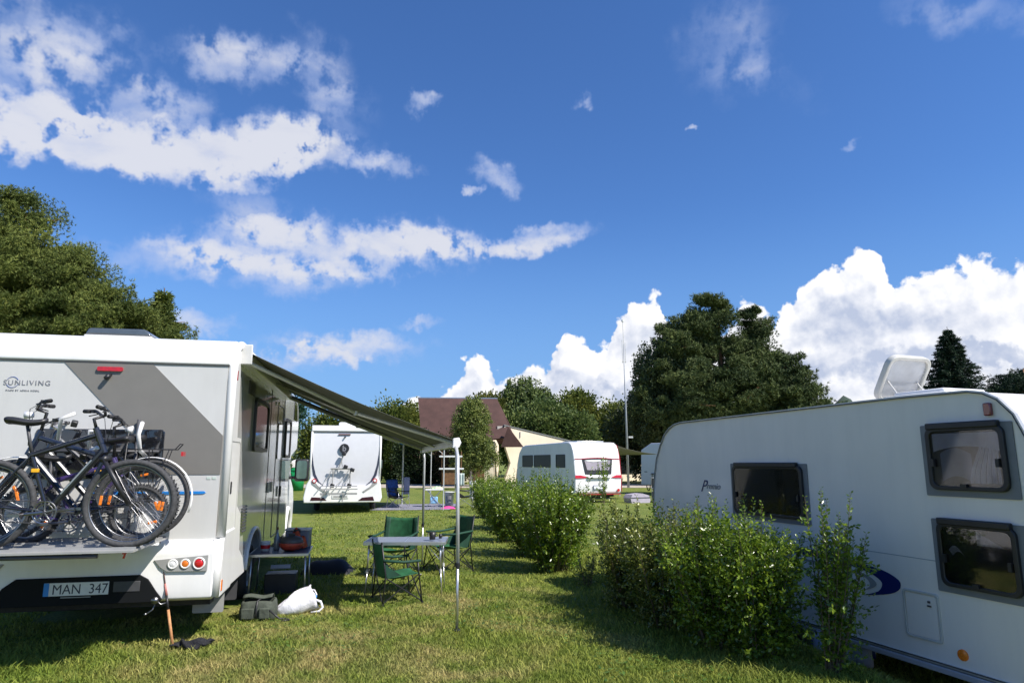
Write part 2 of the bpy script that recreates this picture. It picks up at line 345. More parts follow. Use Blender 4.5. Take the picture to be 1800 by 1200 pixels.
# ------------------------------------------------------------------ ground
def grassmat(name, blades=False):
    m = bpy.data.materials.new(name); m.use_nodes = True; t = m.node_tree; q = NB(t); p = t.nodes['Principled BSDF']
    g = q.n('ShaderNodeNewGeometry'); pos = g.outputs['Position']
    n1 = q.noise(pos, 0.42, 5, 0.65); n2 = q.noise(pos, 2.2, 4, 0.6); n3 = q.noise(pos, 0.13, 3)
    sx = q.n('ShaderNodeSeparateXYZ'); q.setin(sx.inputs[0], pos)
    dry = q.m('ADD', q.m('MULTIPLY', n1, 0.75), q.m('MULTIPLY', n2, 0.4))
    # a worn, trodden patch in front of the awning
    dist = q.vm('LENGTH', q.vm('MULTIPLY', q.vm('SUBTRACT', pos, (-1.3, 7.3, 0)), (0.42, 0.42, 0)), out=1)
    dry = q.m('ADD', dry, q.m('MULTIPLY', q.ss(dist, 1.5, 0.0), 0.17))
    dist2 = q.vm('LENGTH', q.vm('MULTIPLY', q.vm('SUBTRACT', pos, (-1.2, 5.0, 0)), (0.5, 0.8, 0)), out=1)
    dry = q.m('ADD', dry, q.m('MULTIPLY', q.ss(dist2, 1.3, 0.0), 0.16))
    f = q.ss(dry, 0.62, 0.94)
    gr = q.mix(q.ss(n3, 0.35, 0.65), (0.125, 0.185, 0.022, 1), (0.19, 0.235, 0.038, 1))
    gr = q.mix(q.ss(n2, 0.35, 0.7), gr, (0.25, 0.275, 0.055, 1))
    c = q.mix(f, gr, (0.42, 0.33, 0.15, 1))
    if blades:
        h = q.n('ShaderNodeHueSaturation'); q.setin(h.inputs['Color'], c)
        r = g.outputs['Random Per Island']; q.setin(h.inputs['Value'], q.ss(r, 0, 1, 0.65, 1.55, False)); q.setin(h.inputs['Hue'], q.ss(r, 0, 1, 0.515, 0.485, False)); c = h.outputs[0]
        tr = q.n('ShaderNodeBsdfTranslucent'); q.setin(tr.inputs[0], c); mx = q.n('ShaderNodeMixShader'); mx.inputs[0].default_value = 0.3
        t.links.new(p.outputs[0], mx.inputs[1]); t.links.new(tr.outputs[0], mx.inputs[2]); t.links.new(mx.outputs[0], t.nodes['Material Output'].inputs[0])
    else:
        fine = q.noise(pos, 30, 5, 0.7); hh = q.n('ShaderNodeHueSaturation'); q.setin(hh.inputs['Color'], c); q.setin(hh.inputs['Value'], q.ss(fine, 0.3, 0.7, 0.45, 1.1)); c = hh.outputs[0]
        bn = q.n('ShaderNodeBump'); bn.inputs['Strength'].default_value = 0.8; bn.inputs['Distance'].default_value = 0.05; q.setin(bn.inputs['Height'], fine); q.setin(p.inputs['Normal'], bn.outputs[0])
    q.setin(p.inputs['Base Color'], c); p.inputs['Roughness'].default_value = 0.75; p.inputs['Specular IOR Level'].default_value = 0.25
    return m
lawn = grassmat('lawn')
def ground():
    ax = np.concatenate([-np.geomspace(6000, 26, 14), np.arange(-24, 24.1, 0.4), np.geomspace(26, 6000, 14)])
    ay = np.concatenate([-np.geomspace(6000, 8, 12), np.arange(-6, 40.1, 0.4), np.geomspace(42, 6000, 14)])
    X, Y = np.meshgrid(ax, ay, indexing='ij'); Z = gz(X, Y); n, k = X.shape
    m = MB(); m.v = [tuple(p) for p in np.stack([X, Y, Z], -1).reshape(-1, 3).tolist()]
    m.f = [(i * k + j, (i + 1) * k + j, (i + 1) * k + j + 1, i * k + j + 1) for i in range(n - 1) for j in range(k - 1)]
    return tag(m.build('ground', lawn, smooth=True), kind='structure')
ground()
gravel = mat('gravel', (0.42, 0.36, 0.29), 0.9, var=0.15, scale=3, bump=0.5, bscale=40)
tag(MB().grid(lambda u, v: (-120 + 240 * u, 44.5 + 7 * v + 0.012 * (-120 + 240 * u) * 1.0, 0.012 + gzf(-120 + 240 * u, 60)), 60, 2).build('road', gravel), kind='structure')
hillm = mat('forested_hill', (0.03, 0.05, 0.03), 0.95, var=0.3, scale=0.004)
def hills():
    def fn(u, v):
        a = rad(-65 + 130 * u); d = 3200 + 1500 * v
        az = -65 + 130 * u
        h = 175 * math.exp(-((az - 26.6) / 1.0) ** 2) + 60 * math.exp(-((az - 25.2) / 1.2) ** 2) + 60 * math.exp(-((az - 36) / 5) ** 2) + 190 + 25 * math.sin(az * 0.9) + 12 * math.sin(az * 2.3 + 1)
        w = math.sin(math.pi * min(1, v * 1.0)) ; h = h * (0.0 if v == 0 else 1.0) * (w if v > 0.5 else math.sin(math.pi * v))
        h += 6 * math.sin(az * 11 + v * 9) * w
        return (d * math.sin(a), d * math.cos(a), -3 + h * 1.0)
    return tag(MB().grid(fn, 260, 10).build('hills', hillm, smooth=True), kind='structure')
hills()
def meshnp(name, co, faces, m, parent=None):
    """co (N,3), faces (M,k) equal-length polygons, fast"""
    me = bpy.data.meshes.new(name); N = len(co); M, k = faces.shape
    me.vertices.add(N); me.vertices.foreach_set('co', co.astype(np.float32).ravel())
    me.loops.add(M * k); me.loops.foreach_set('vertex_index', faces.astype(np.int32).ravel())
    me.polygons.add(M); me.polygons.foreach_set('loop_start', (np.arange(M) * k).astype(np.int32))
    try: me.polygons.foreach_set('loop_total', np.full(M, k, np.int32))
    except Exception: pass
    me.update(calc_edges=True); me.materials.append(m)
    o = bpy.data.objects.new(name, me); COL.objects.link(o)
    if parent: o.parent = parent
    return o
rng = np.random.default_rng(11)
def grass_blades(N=420000):
    az = rng.uniform(-46, 47, N) * math.pi / 180; inv = rng.uniform(1 / 26.0, 1 / 3.9, N); d = 1 / inv / np.cos(az)
    x = d * np.sin(az); y = d * np.cos(az)
    keep = (x - hedge_x(y) < 2.6)
    lx = (x + 3.799) * 0.977 + (y - 6.342) * 0.215; ly = -(x + 3.799) * 0.215 + (y - 6.342) * 0.977
    keep &= ~((np.abs(lx) < 1.0) & (ly > 1.2))
    x, y, d = x[keep], y[keep], d[keep]; N = len(x)
    z = gz(x, y)
    # tufty height field: taller along the hedge and under the motorhome's edge
    hf = 0.022 + 0.018 * (np.sin(x * 2.1 + 1.3 * np.sin(y * 1.7)) * np.sin(y * 2.6 + x) + 1) * 0.5
    nearh = np.exp(-((x - hedge_x(y)) / 0.55) ** 2); hf += 0.045 * nearh
    under = np.exp(-(((x + 4.2) / 1.4) ** 2 + ((y - 6.0) / 0.5) ** 2)); hf += 0.03 * under
    h = hf * rng.gamma(6, 1 / 6, N); tall = rng.random(N) < 0.004; h = np.minimum(np.where(tall, h * 2.0, h), 0.11)
    w = 0.0028 * (np.maximum(d, 4) / 4.5) ** 0.85 * rng.uniform(0.7, 1.5, N)
    a = rng.uniform(0, 2 * np.pi, N); lean = rng.uniform(0.2, 1.3, N) * h; la = rng.uniform(0, 2 * np.pi, N)
    cx, sy = np.cos(a) * w, np.sin(a) * w; lx, ly = np.cos(la) * lean, np.sin(la) * lean
    v = np.empty((N, 5, 3)); z0 = z - 0.004
    v[:, 0] = np.stack([x - cx, y - sy, z0], 1); v[:, 1] = np.stack([x + cx, y + sy, z0], 1)
    v[:, 2] = np.stack([x + cx * .8 + lx * .35, y + sy * .8 + ly * .35, z0 + h * .6], 1); v[:, 3] = np.stack([x - cx * .8 + lx * .35, y - sy * .8 + ly * .35, z0 + h * .6], 1)
    v[:, 4] = np.stack([x + lx, y + ly, z0 + h * 0.95], 1)
    i = np.arange(N)[:, None] * 5
    tri = np.concatenate([i + [0, 1, 2], i + [0, 2, 3], i + [3, 2, 4]])
    tag(meshnp('grass', v.reshape(-1, 3), tri, grassmat('grass_blades', True)), 'short green and straw-dry grass of the camping lawn', 'grass', kind='stuff')
grass_blades()
def clover(N=9000):
    """broad low leaves of clover and plantain scattered through the lawn"""
    az = rng.uniform(-40, 40, N) * math.pi / 180; inv = rng.uniform(1 / 12.0, 1 / 4.2, N); d = 1 / inv
    x = d * np.tan(az); y = d; cl = np.sin(x * 1.7 + 2) * np.sin(y * 1.9 + x) + 0.5 * np.exp(-((x - hedge_x(y) + 0.8) / 0.8) ** 2)
    keep = (cl > 0.25) & (x < hedge_x(y) + 0.5); x, y = x[keep], y[keep]; N = len(x)
    z = gz(x, y) + rng.uniform(0.012, 0.045, N); a = rng.uniform(0, 6.28, N); L = rng.uniform(0.012, 0.03, N); w = L * 0.5; tz = rng.uniform(-0.4, 0.6, N) * L
    dx, dy = np.cos(a), np.sin(a)
    v = np.stack([np.stack([x, y, z], 1), np.stack([x + dx * L - dy * w, y + dy * L + dx * w, z + tz * .5], 1), np.stack([x + dx * 2 * L, y + dy * 2 * L, z + tz], 1), np.stack([x + dx * L + dy * w, y + dy * L - dx * w, z + tz * .5], 1)], 1)
    i = np.arange(N)[:, None] * 4
    tag(meshnp('clover', v.reshape(-1, 3), i + np.array([[0, 1, 2, 3]]), leafmat('clover_leaf', (0.07, 0.15, 0.025), (0.12, 0.21, 0.04))), 'low clover leaves scattered through the lawn', 'clover', kind='stuff')
clover()
# ================================================================== white motorhome with bicycles (rear faces the viewer)
MHX, MHY, MHA = -3.799, 6.342, 12.4
mh = empty('motorhome', (MHX, MHY, 0), MHA, 'nearest white motorhome, at the left edge, with taupe rear band and open awning', 'motorhome')
HW = 1.075
prof = [(0.03, 0.90), (0.03, 2.60), (0.05, 2.72), (0.10, 2.80), (0.20, 2.855), (0.40, 2.88), (5.4, 2.90), (6.2, 2.88), (6.75, 2.80), (7.0, 2.62), (7.05, 2.3), (7.0, 1.9), (6.0, 1.75), (5.7, 1.2), (5.7, 0.42), (3.0, 0.42)] + [(2.12 + 0.56 * math.cos(rad(a)), 0.42 + 0.40 * math.sin(rad(a))) for a in range(0, 181, 20)] + [(0.25, 0.42)]
body = MB().prism(prof, -1.25, 1.05).build('body', sidem, mh, bevel=0.02)
MB().prism([(0.05, 0.97), (0.05, 2.60), (0.12, 2.60), (0.12, 0.97)], -1.2, 1.0).build('rear_backing', panel, mh)
MB().box((-0.1, 0.018, 1.76), (2.2, 0.02, 1.655)).build('rear_panel', panel, mh)
# roof cap: rounded white moulding across the top of the rear
def arc(cy, cz, ry, rz, a0, a1, n=10): return [(cy + ry * math.cos(rad(a0 + (a1 - a0) * k / n)), cz + rz * math.sin(rad(a0 + (a1 - a0) * k / n))) for k in range(n + 1)]
cap = [(0.0, 2.598)] + arc(0.36, 2.61, 0.37, 0.285, 180, 92) + [(0.9, 2.91), (0.9, 2.87), (0.3, 2.80), (0.06, 2.598)]
MB().prism(cap, -1.215, 1.015).build('roof_cap', white, mh, smooth=False, bevel=0.01)
MB().box((-0.1, 0.004, 2.593), (2.22, 0.012, 0.010)).build('cap_seal', darkgrey, mh)
for s in (-1, 1):       # tall rounded corner mouldings
    cx_ = 1.04 if s > 0 else -1.24; k_ = 0 if s > 0 else -0.2
    path = [(cx_, 0.05, 0.95), (cx_, 0.04, 2.45), (cx_, 0.06, 2.68), (cx_, 0.15, 2.80), (cx_, 0.40, 2.865), (cx_, 0.9, 2.885)]
    MB().tube(path, [0.045, 0.045, 0.048, 0.05, 0.045, 0.04], 14).build('corner_moulding', white, mh, smooth=True)
    # white rear end of the side wall: its sunlit look put into colour
    sp = [(0.05, 0.45), (0.05, 2.74), (0.12, 2.80), (0.30, 2.80), (0.36, 2.3), (0.40, 1.9), (0.62, 1.9), (0.66, 1.2), (0.92, 1.1), (0.98, 0.72), (1.25, 0.60), (1.42, 0.42), (0.25, 0.42)]
    MB().prism(sp, s * 1.052 + k_, s * 1.066 + k_).build('lit_side_section', white, mh, bevel=0.004)
    hb = MB().band(rrect(0.10, 0.62, 0.60, 1.86, 0.05), rrect(0.108, 0.628, 0.592, 1.852, 0.045), s * 1.066 + k_, s * 1.069 + k_).build('service_hatch', midgrey, mh)
    MB().prism(rrect(0.20, 1.34, 0.235, 1.46, 0.015), s * 1.066 + k_, s * 1.076 + k_).build('latch', blackp, hb)
    MB().prism(rrect(0.20, 0.80, 0.235, 0.92, 0.015), s * 1.066 + k_, s * 1.076 + k_).build('latch', blackp, hb)
    lv = MB()
    for k in range(9): lv.box((s * 1.075 + k_, 1.12, 0.90 + 0.033 * k), (0.02, 0.22, 0.012), (0, 0.5 * s, 0))
    lv.build('vent_louvre', darkgrey, mh)
# lower bumper moulding
bp = [(0.06, 0.935), (0.0, 0.935), (-0.045, 0.90), (-0.07, 0.845), (-0.075, 0.80), (-0.06, 0.62), (-0.075, 0.50), (-0.06, 0.42), (-0.02, 0.395), (0.3, 0.395), (0.3, 0.935)]
MB().prism(bp, -1.22, 1.02).build('bumper', white, mh, bevel=0.012, seg=3)
for s in (-1, 1):
    k_ = 0 if s > 0 else -0.2
    MB().tube([(s * 1.02 + k_, -0.005, 0.42), (s * 1.035 + k_, 0.0, 0.93)], [0.055, 0.05], 14).build('bumper_corner', white, mh, smooth=True)
    MB().prism([(0.0, 0.40), (0.0, 0.93), (0.10, 0.99), (0.60, 0.99), (0.66, 0.60), (0.62, 0.45), (0.5, 0.40)], s * 1.03 + k_, s * 1.078 + k_).build('bumper_side', white, mh, bevel=0.02, seg=3)
MB().prism([(-0.80, 0.40), (-0.70, 0.56), (-0.60, 0.635), (0.40, 0.64), (0.47, 0.60), (0.60, 0.42), (0.58, 0.40)], -0.084, -0.062, 'XZ').build('number_plate_recess', mat('matte_black_moulding', (0.006, 0.007, 0.008), 0.7, spec=0.2), mh, bevel=0.004)
pl = MB().box((-0.105, -0.090, 0.540), (0.52, 0.006, 0.112)).build('number_plate', platew, mh, bevel=0.003)
MB().box((-0.345, -0.0945, 0.540), (0.042, 0.003, 0.110)).build('country_band', blue, pl)
text('MAN  347', 0.118, ink, pl, (-0.300, -0.0935, 0.500), (rad(90), 0, 0), 'plate_lettering', extr=0.001, xs=0.89, bold=0.0)
MB().box((-0.105, -0.093, 0.470), (0.24, 0.01, 0.008)).build('plate_clip', midgrey, mh)
MB().box((0.30, -0.086, 0.545), (0.22, 0.006, 0.09)).build('tow_cover', darkgrey, mh, bevel=0.004)
for s in (-1, 1):       # tail-lamp clusters, outer lens red
    k_ = 0 if s > 0 else -0.2
    b0 = MB().prism([(s * 0.505 + k_, 0.765), (s * 0.97 + k_, 0.80), (s * 0.965 + k_, 0.655), (s * 0.62 + k_, 0.66), (s * 0.56 + k_, 0.70)], -0.082, -0.066, 'XZ').build('lamp_cluster', midgrey, mh, bevel=0.003)
    for x, r, m in ((0.668, 0.037, clearl), (0.775, 0.037, orange), (0.893, 0.048, red)):
        MB().ring((s * x + k_, -0.085, 0.727), r, 0.009, n=24, m=6).build('bezel', white, b0, smooth=True)
        MB().tube([(s * x + k_, -0.078, 0.727), (s * x + k_, -0.088, 0.727), (s * x + k_, -0.094, 0.727)], [r * .95, r * .9, r * .4], 20).build('lens', m, b0, smooth=True)
# taupe diagonal band, brake light, camera, window, stripe, lettering
MB().prism([(-0.457, 2.586), (0.318, 2.586), (1.0, 1.905), (1.0, 1.535), (0.55, 1.535)], 0.002, 0.010, 'XZ').build('taupe_stripe', taupe, mh)
MB().prism(rrect(-0.164, 2.508, 0.058, 2.548, 0.012), -0.018, 0.008, 'XZ').build('brake_light', red, mh)
MB().tube([(-0.045, 0.01, 2.475), (-0.06, -0.03, 2.455), (-0.075, -0.045, 2.43)], [0.014, 0.022, 0.02], 12).build('reversing_camera', blackp, mh, smooth=True)
MB().prism(rrect(-0.62, 1.50, 0.480, 1.957, 0.035), -0.006, 0.008, 'XZ').build('rear_window', glass, mh, bevel=0.004)
MB().prism([(-0.1, 1.352), (0.86, 1.352), (0.885, 1.362), (0.87, 1.378), (-0.1, 1.378)], 0.001, 0.009, 'XZ').build('blue_stripe', blue, mh)
tg = mat('faint_sticker', (0.50, 0.58, 0.52), 0.5, var=0.02)
MB().box((0.90, 0.006, 1.50), (0.035, 0.004, 0.022)).box((0.95, 0.006, 1.50), (0.035, 0.004, 0.022)).build('sticker', tg, mh)
text('SUNLIVING', 0.066, inkgrey, mh, (-0.942, 0.006, 2.358), (rad(90), 0, 0), 'maker_lettering', xs=1.0, sp=1.22)
text('MADE BY ADRIA MOBIL', 0.021, inkgrey, mh, (-0.915, 0.006, 2.300), (rad(90), 0, 0), 'small_lettering', sp=1.30)
swl = mat('lettering_blue', (0.05, 0.09, 0.30), 0.5, var=0)
rg = MB()
for a0, a1 in ((25, 155), (205, 335)):
    rg.tube([(-0.868 + 0.05 * math.cos(rad(a0 + (a1 - a0) * k / 10)), 0.006, 2.382 + 0.05 * math.sin(rad(a0 + (a1 - a0) * k / 10))) for k in range(11)], 0.0025, 6)
rg.build('emblem', swl, mh)
# underside, wheels and mudflap
MB().box((0, 3.0, 0.36), (1.9, 5.5, 0.12)).build('underfloor', rubber, mh)
MB().box((-0.35, 1.2, 0.26), (0.8, 0.7, 0.16)).build('waste_tank', blackp, mh, bevel=0.02)
def road_wheel(parent, x, y, R=0.34, w=0.2, rimm=silver, side=1):
    t = MB().ring((x, y, R), R - 0.07, 0.075, 'X', 32, 10, flat=w / 0.15).build('wheel', rubber, parent, smooth=True)
    m = MB(); m.cyl((x + side * w * 0.30, y, R), R * 0.58, 0.03, 'X', 28)
    for k in range(10):
        a = 2 * math.pi * k / 10; m.box((x + side * (w * 0.30 + 0.02), y + math.cos(a) * R * .36, R + math.sin(a) * R * .36), (0.02, R * .4, 0.03), (a, 0, 0))
    m.build('rim', rimm, t); MB().cyl((x + side * w * 0.36, y, R), 0.05, 0.05, 'X', 16).build('hub_cap', darkgrey, t)
    return t
for s in (-1, 1): road_wheel(mh, s * 0.93, 2.12, side=s); road_wheel(mh, s * 0.90, 6.35, side=s)
MB().prism(rrect(0.66, 0.12, 1.00, 0.40, 0.02), 1.42, 1.44, 'XZ').build('mudflap', darkgrey, mh)
MB().prism(rrect(0.76, 0.19, 1.045, 0.395, 0.015), 0.42, 0.44, 'XZ').build('splash_guard', midgrey, mh)
MB().box((1.082, 0.045, 0.505), (0.008, 0.035, 0.10)).build('side_marker', orange, mh, bevel=0.002)
MB().prism(rrect(0.10, 2.46, 0.13, 2.56, 0.012), 1.066, 1.080).build('side_marker', red, mh)
# wheel-arch lip
MB().tube([(1.056, 2.12 - 0.58 * math.cos(rad(a)), 0.42 + 0.42 * math.sin(rad(a))) for a in range(0, 181, 15)], 0.022, 8).build('wheel_arch', white, mh, smooth=True)
# side openings (right side)
wf = mat('silver_door_trim', (0.42, 0.42, 0.42), 0.3, metal=0.4)
MB().box((1.057, 1.18, 2.49), (0.012, 0.42, 0.15)).build('side_vent', darkgrey, mh)
wall_window(mh, 1.45, 2.62, 1.78, 2.42, 1.05, 1, blackp, glass, 0.05, 0.08, out=0.03)
dr = MB().band(rrect(3.72, 0.55, 4.42, 2.52, 0.06), rrect(3.735, 0.565, 4.405, 2.505, 0.05), 1.05, 1.056).build('entry_door', blackp, mh)
MB().prism(rrect(3.85, 1.7, 4.28, 2.25, 0.06), 1.05, 1.062).build('door_window', glass, dr); MB().box((1.075, 4.34, 1.2), (0.03, 0.04, 0.16)).build('handle', blackp, dr)
wall_window(mh, 4.75, 5.55, 1.72, 2.38, 1.05, 1, blackp, glass, 0.05, 0.08, out=0.03)
for y in (2.95, 4.55): MB().box((1.052, y, 1.6), (0.006, 0.012, 2.2)).build('panel_joint', darkgrey, mh)
MB().box((1.060, 3.05, 1.30), (0.02, 0.10, 0.14)).box((1.060, 3.4, 1.30), (0.02, 0.10, 0.14)).build('socket_flap', panel, mh, bevel=0.005)
MB().tube([(1.06, 3.6, 2.52), (1.085, 3.6, 2.52)], 0.03, 12).build('awning_lamp', clearl, mh)
cab = MB().prism([(5.7, 0.42), (5.7, 2.3), (6.6, 2.0), (7.2, 1.35), (7.75, 1.15), (7.95, 0.9), (7.95, 0.40)], -0.95, 0.95).build('cab', white, mh, bevel=0.05, seg=3)
MB().prism([(5.95, 1.30), (5.95, 1.95), (6.45, 1.92), (6.95, 1.36)], 0.952, 0.960).build('cab_window', glass, cab)
MB().tube([(1.0, 6.35 - 0.42 * math.cos(rad(a)), 0.34 + 0.46 * math.sin(rad(a))) for a in range(0, 181, 15)], 0.05, 8).build('front_fender', white, cab, smooth=True)
for s in (-1, 1):
    mi = MB().box((s * 1.20, 6.62, 1.50), (0.26, 0.13, 0.42)).build('mirror', blackp, mh, bevel=0.04, seg=3)
    MB().prism([(s * 1.20 + x, z) for x, z in rrect(-0.095, 1.34, 0.095, 1.68, 0.05)], 6.548, 6.553, 'XZ').build('mirror_glass', mirrorg, mi)
    MB().tube([(s * 0.95, 6.66, 1.36), (s * 1.2, 6.64, 1.36)], 0.03, 8).build('arm', blackp, mi)
    MB().prism([(6.05, 2.42), (6.05, 2.80), (6.5, 2.74), (6.7, 2.42)], s * 1.052, s * 1.060).build('cap_window', glass, mh)
# roof hatch
rh = MB().box((-0.18, 0.75, 2.925), (0.64, 0.55, 0.035)).build('roof_hatch', panel, mh, bevel=0.01)
MB().prism([(-0.50, 2.945), (-0.47, 3.015), (0.06, 3.02), (0.14, 2.945)], 0.50, 1.02, 'XZ').build('hatch_dome', mat('tinted_dome', (0.07, 0.085, 0.10), 0.12, coat=0.8), rh, bevel=0.02, seg=3)
# ---- awning: case on the roof edge, canvas, front rail, arms, two legs
A0, A1 = 0.30, 4.55      # along the side
XO, ZO = 3.34, 1.86      # outer rail
aw = MB().prism([(1.02, 2.66), (1.02, 2.84), (1.06, 2.86), (1.13, 2.83), (1.16, 2.74), (1.14, 2.66)], A0, A1, 'XZ').build('awning_case', white, mh, bevel=0.01)
MB().box((1.09, A0 - 0.012, 2.755), (0.17, 0.02, 0.21)).build('end_cap', panel, aw, bevel=0.02)
def can(u, v):
    x = 1.15 + (XO - 1.15) * u; z = 2.775 + (ZO + 0.02 - 2.775) * u - 0.06 * math.sin(math.pi * u) * (0.6 + 0.4 * math.sin(math.pi * v))
    return (x, A0 + 0.03 + (A1 - A0 - 0.06) * v, z + 0.006 * math.sin(v * 9) * math.sin(math.pi * u))
MB().grid(can, 24, 24).build('canvas', canvas, aw, smooth=True, solid=0.004)
MB().prism([(XO - 0.03, ZO - 0.05), (XO - 0.035, ZO + 0.04), (XO + 0.02, ZO + 0.055), (XO + 0.045, ZO), (XO + 0.02, ZO - 0.05)], A0 - 0.02, A1 + 0.02, 'XZ').build('front_rail', polew, aw, bevel=0.006)
for y in (A0 - 0.03, A1 + 0.01): MB().prism([(XO - 0.05, ZO - 0.06), (XO - 0.045, ZO + 0.045), (XO + 0.02, ZO + 0.055), (XO + 0.045, ZO), (XO + 0.02, ZO - 0.055)], y, y + 0.03, 'XZ').build('rail_cap', white, aw, bevel=0.006)
for y, k in ((A0 + 0.12, 1), (A1 - 0.12, -1)):
    e = (2.25, y + k * 0.55, 2.21)
    MB().tube([(1.14, y, 2.68), e], 0.022, 8).tube([e, (XO - 0.03, y, ZO)], 0.022, 8).cyl(e, 0.035, 0.05, 'Z', 12).build('folding_arm', polew, aw)
MB().tube([(1.15, 2.45, 2.70), (2.2, 2.45, 2.27), (XO - 0.03, 2.45, ZO)], 0.014, 8).build('rafter', silver, aw)
MB().tube([(1.15, A1 - 0.02, 2.72), (XO - 0.02, A1 - 0.02, ZO - 0.01)], 0.018, 8).build('edge_pole', darkgrey, aw)
for (x, y) in ((3.316, -0.066), (3.345, 4.347)):
    yr = max(y, A0 + 0.0)
    lg = MB().tube([(x, y, 0.62), (x, y + (yr - y) * .3, 1.70), (XO - 0.01, yr, ZO - 0.04)], 0.019, 12).build('support_leg', polew, aw, smooth=True)
    MB().tube([(x, y, 0.01), (x, y, 0.66)], 0.0145, 10).build('lower_tube', silver, lg, smooth=True)
    MB().cyl((x, y, 0.012), 0.035, 0.018, 'Z', 14).build('foot', blackp, lg); MB().cyl((x, y, 0.63), 0.023, 0.05, 'Z', 12).build('clamp', blackp, lg)
# ---- bicycle carrier
cr = MB()
for y in (-0.95, -0.70, -0.45, -0.22): cr.box((-0.13, y + .005, 0.962), (1.48, 0.243, 0.016)).box((-0.13, y - 0.049, 0.975), (1.48, 0.005, 0.03)).box((-0.13, y + 0.049, 0.975), (1.48, 0.005, 0.03))
carrier = cr.build('bicycle_carrier', midgrey, mh)
fr = MB()
for x in (-0.45, 0.25):
    fr.tube([(x, -1.02, 0.945), (x, -0.05, 0.945), (x, -0.03, 1.30), (x, -0.03, 2.05)], 0.016, 10)
fr.tube([(-0.62, -0.03, 1.75), (0.45, -0.03, 1.75)], 0.015, 10).tube([(-0.8, -1.03, 0.93), (0.35, -1.03, 0.93)], 0.017, 10)
fr.build('carrier_frame', darkgrey, carrier, smooth=True)
bow = MB()
bow.tube([(0.34, -0.03, 1.70), (0.345, -0.25, 1.76), (0.345, -0.33, 1.90), (0.36, -0.30, 2.0), (0.30, -0.12, 1.99)], 0.019, 10)
bow.tube([(-0.05, -0.04, 1.74), (-0.02, -0.40, 1.78), (0.01, -0.50, 1.92), (0.06, -0.5, 1.92), (0.11, -0.45, 1.80)], 0.017, 10)
bow.tube([(0.0, -0.3, 1.68), (0.05, -0.62, 1.73), (0.14, -0.68, 1.77), (0.21, -0.66, 1.74)], 0.019, 10)
bow.tube([(-0.25, -0.03, 1.72), (-0.27, -0.4, 1.85), (-0.22, -0.52, 2.02), (-0.12, -0.50, 2.07)], 0.017, 10)
bow.build('retaining_bow', white, carrier, smooth=True)
cl = MB()
for p in ((0.02, -0.62, 1.70), (0.20, -0.80, 1.72), (-0.12, -0.5, 1.98), (-0.2, -0.85, 1.72), (0.52, -0.95, 0.975), (0.5, -0.70, 0.975), (-0.6, -0.95, 0.975)): cl.box(p, (0.05, 0.07, 0.05), (0.3, 0.2, 0.4))
cl.build('clamp', blackp, carrier, bevel=0.008)
MB().box((0.523, -0.985, 0.955), (0.02, 0.02, 0.045)).box((0.53, -0.985, 0.925), (0.015, 0.01, 0.05), (0, 0.3, 0)).build('strap', red, carrier)
# ================================================================== bicycles on the carrier
def spokes(R, y, n=32):
    m = MB()
    for k in range(n):
        a = 2 * math.pi * k / n; o = 0.35 * (1 if k % 4 < 2 else -1); s = 0.03 * (1 if k % 2 else -1)
        m.tube([(0.02 * math.cos(a + o * 4), y + s, 0.02 * math.sin(a + o * 4)), (R * math.cos(a), y, R * math.sin(a))], 0.0011, 4, cap=False)
    return m
def bwheel(parent, x, R, tyre_r=0.022, knob=False, m_t=tread, refl=True, disc=False):
    w = bpy.data.objects.new('wheel', None); COL.objects.link(w); w.parent = parent; w.location = (x, 0, R); w.rotation_euler = (0, random.uniform(0, 3), 0)
    rt = R - tyre_r
    t = MB().ring((0, 0, 0), rt, tyre_r, 'Y', 56, 8)
    if knob:
        for k in range(56):
            a = 2 * math.pi * k / 56
            for s in (-1, 1): t.box(((R + .002) * math.cos(a + s * .02), s * tyre_r * .5, (R + .002) * math.sin(a + s * .02)), (0.010, tyre_r * .6, 0.012), (0, -a, 0))
    t.build('tyre', m_t, w, smooth=not knob)
    MB().ring((0, 0, 0), rt - tyre_r * 0.95, 0.009, 'Y', 48, 6).build('rim', steel if not disc else blackp, w, smooth=True)
    spokes(rt - tyre_r, 0).build('spokes', steel, w)
    MB().cyl((0, 0, 0), 0.022, 0.09, 'Y', 12).cyl((0, 0, 0), 0.008, 0.13, 'Y', 8).build('hub', blackp, w)
    if refl:
        m = MB()
        for k in range(2): 
            a = k * math.pi + 0.6
            if k and R < .3: continue
            m.box((R * .62 * math.cos(a), 0.0, R * .62 * math.sin(a)), (0.022, 0.012, 0.075), (0, -a, 0))
        m.build('reflector', orange, w, bevel=0.004)
    return w
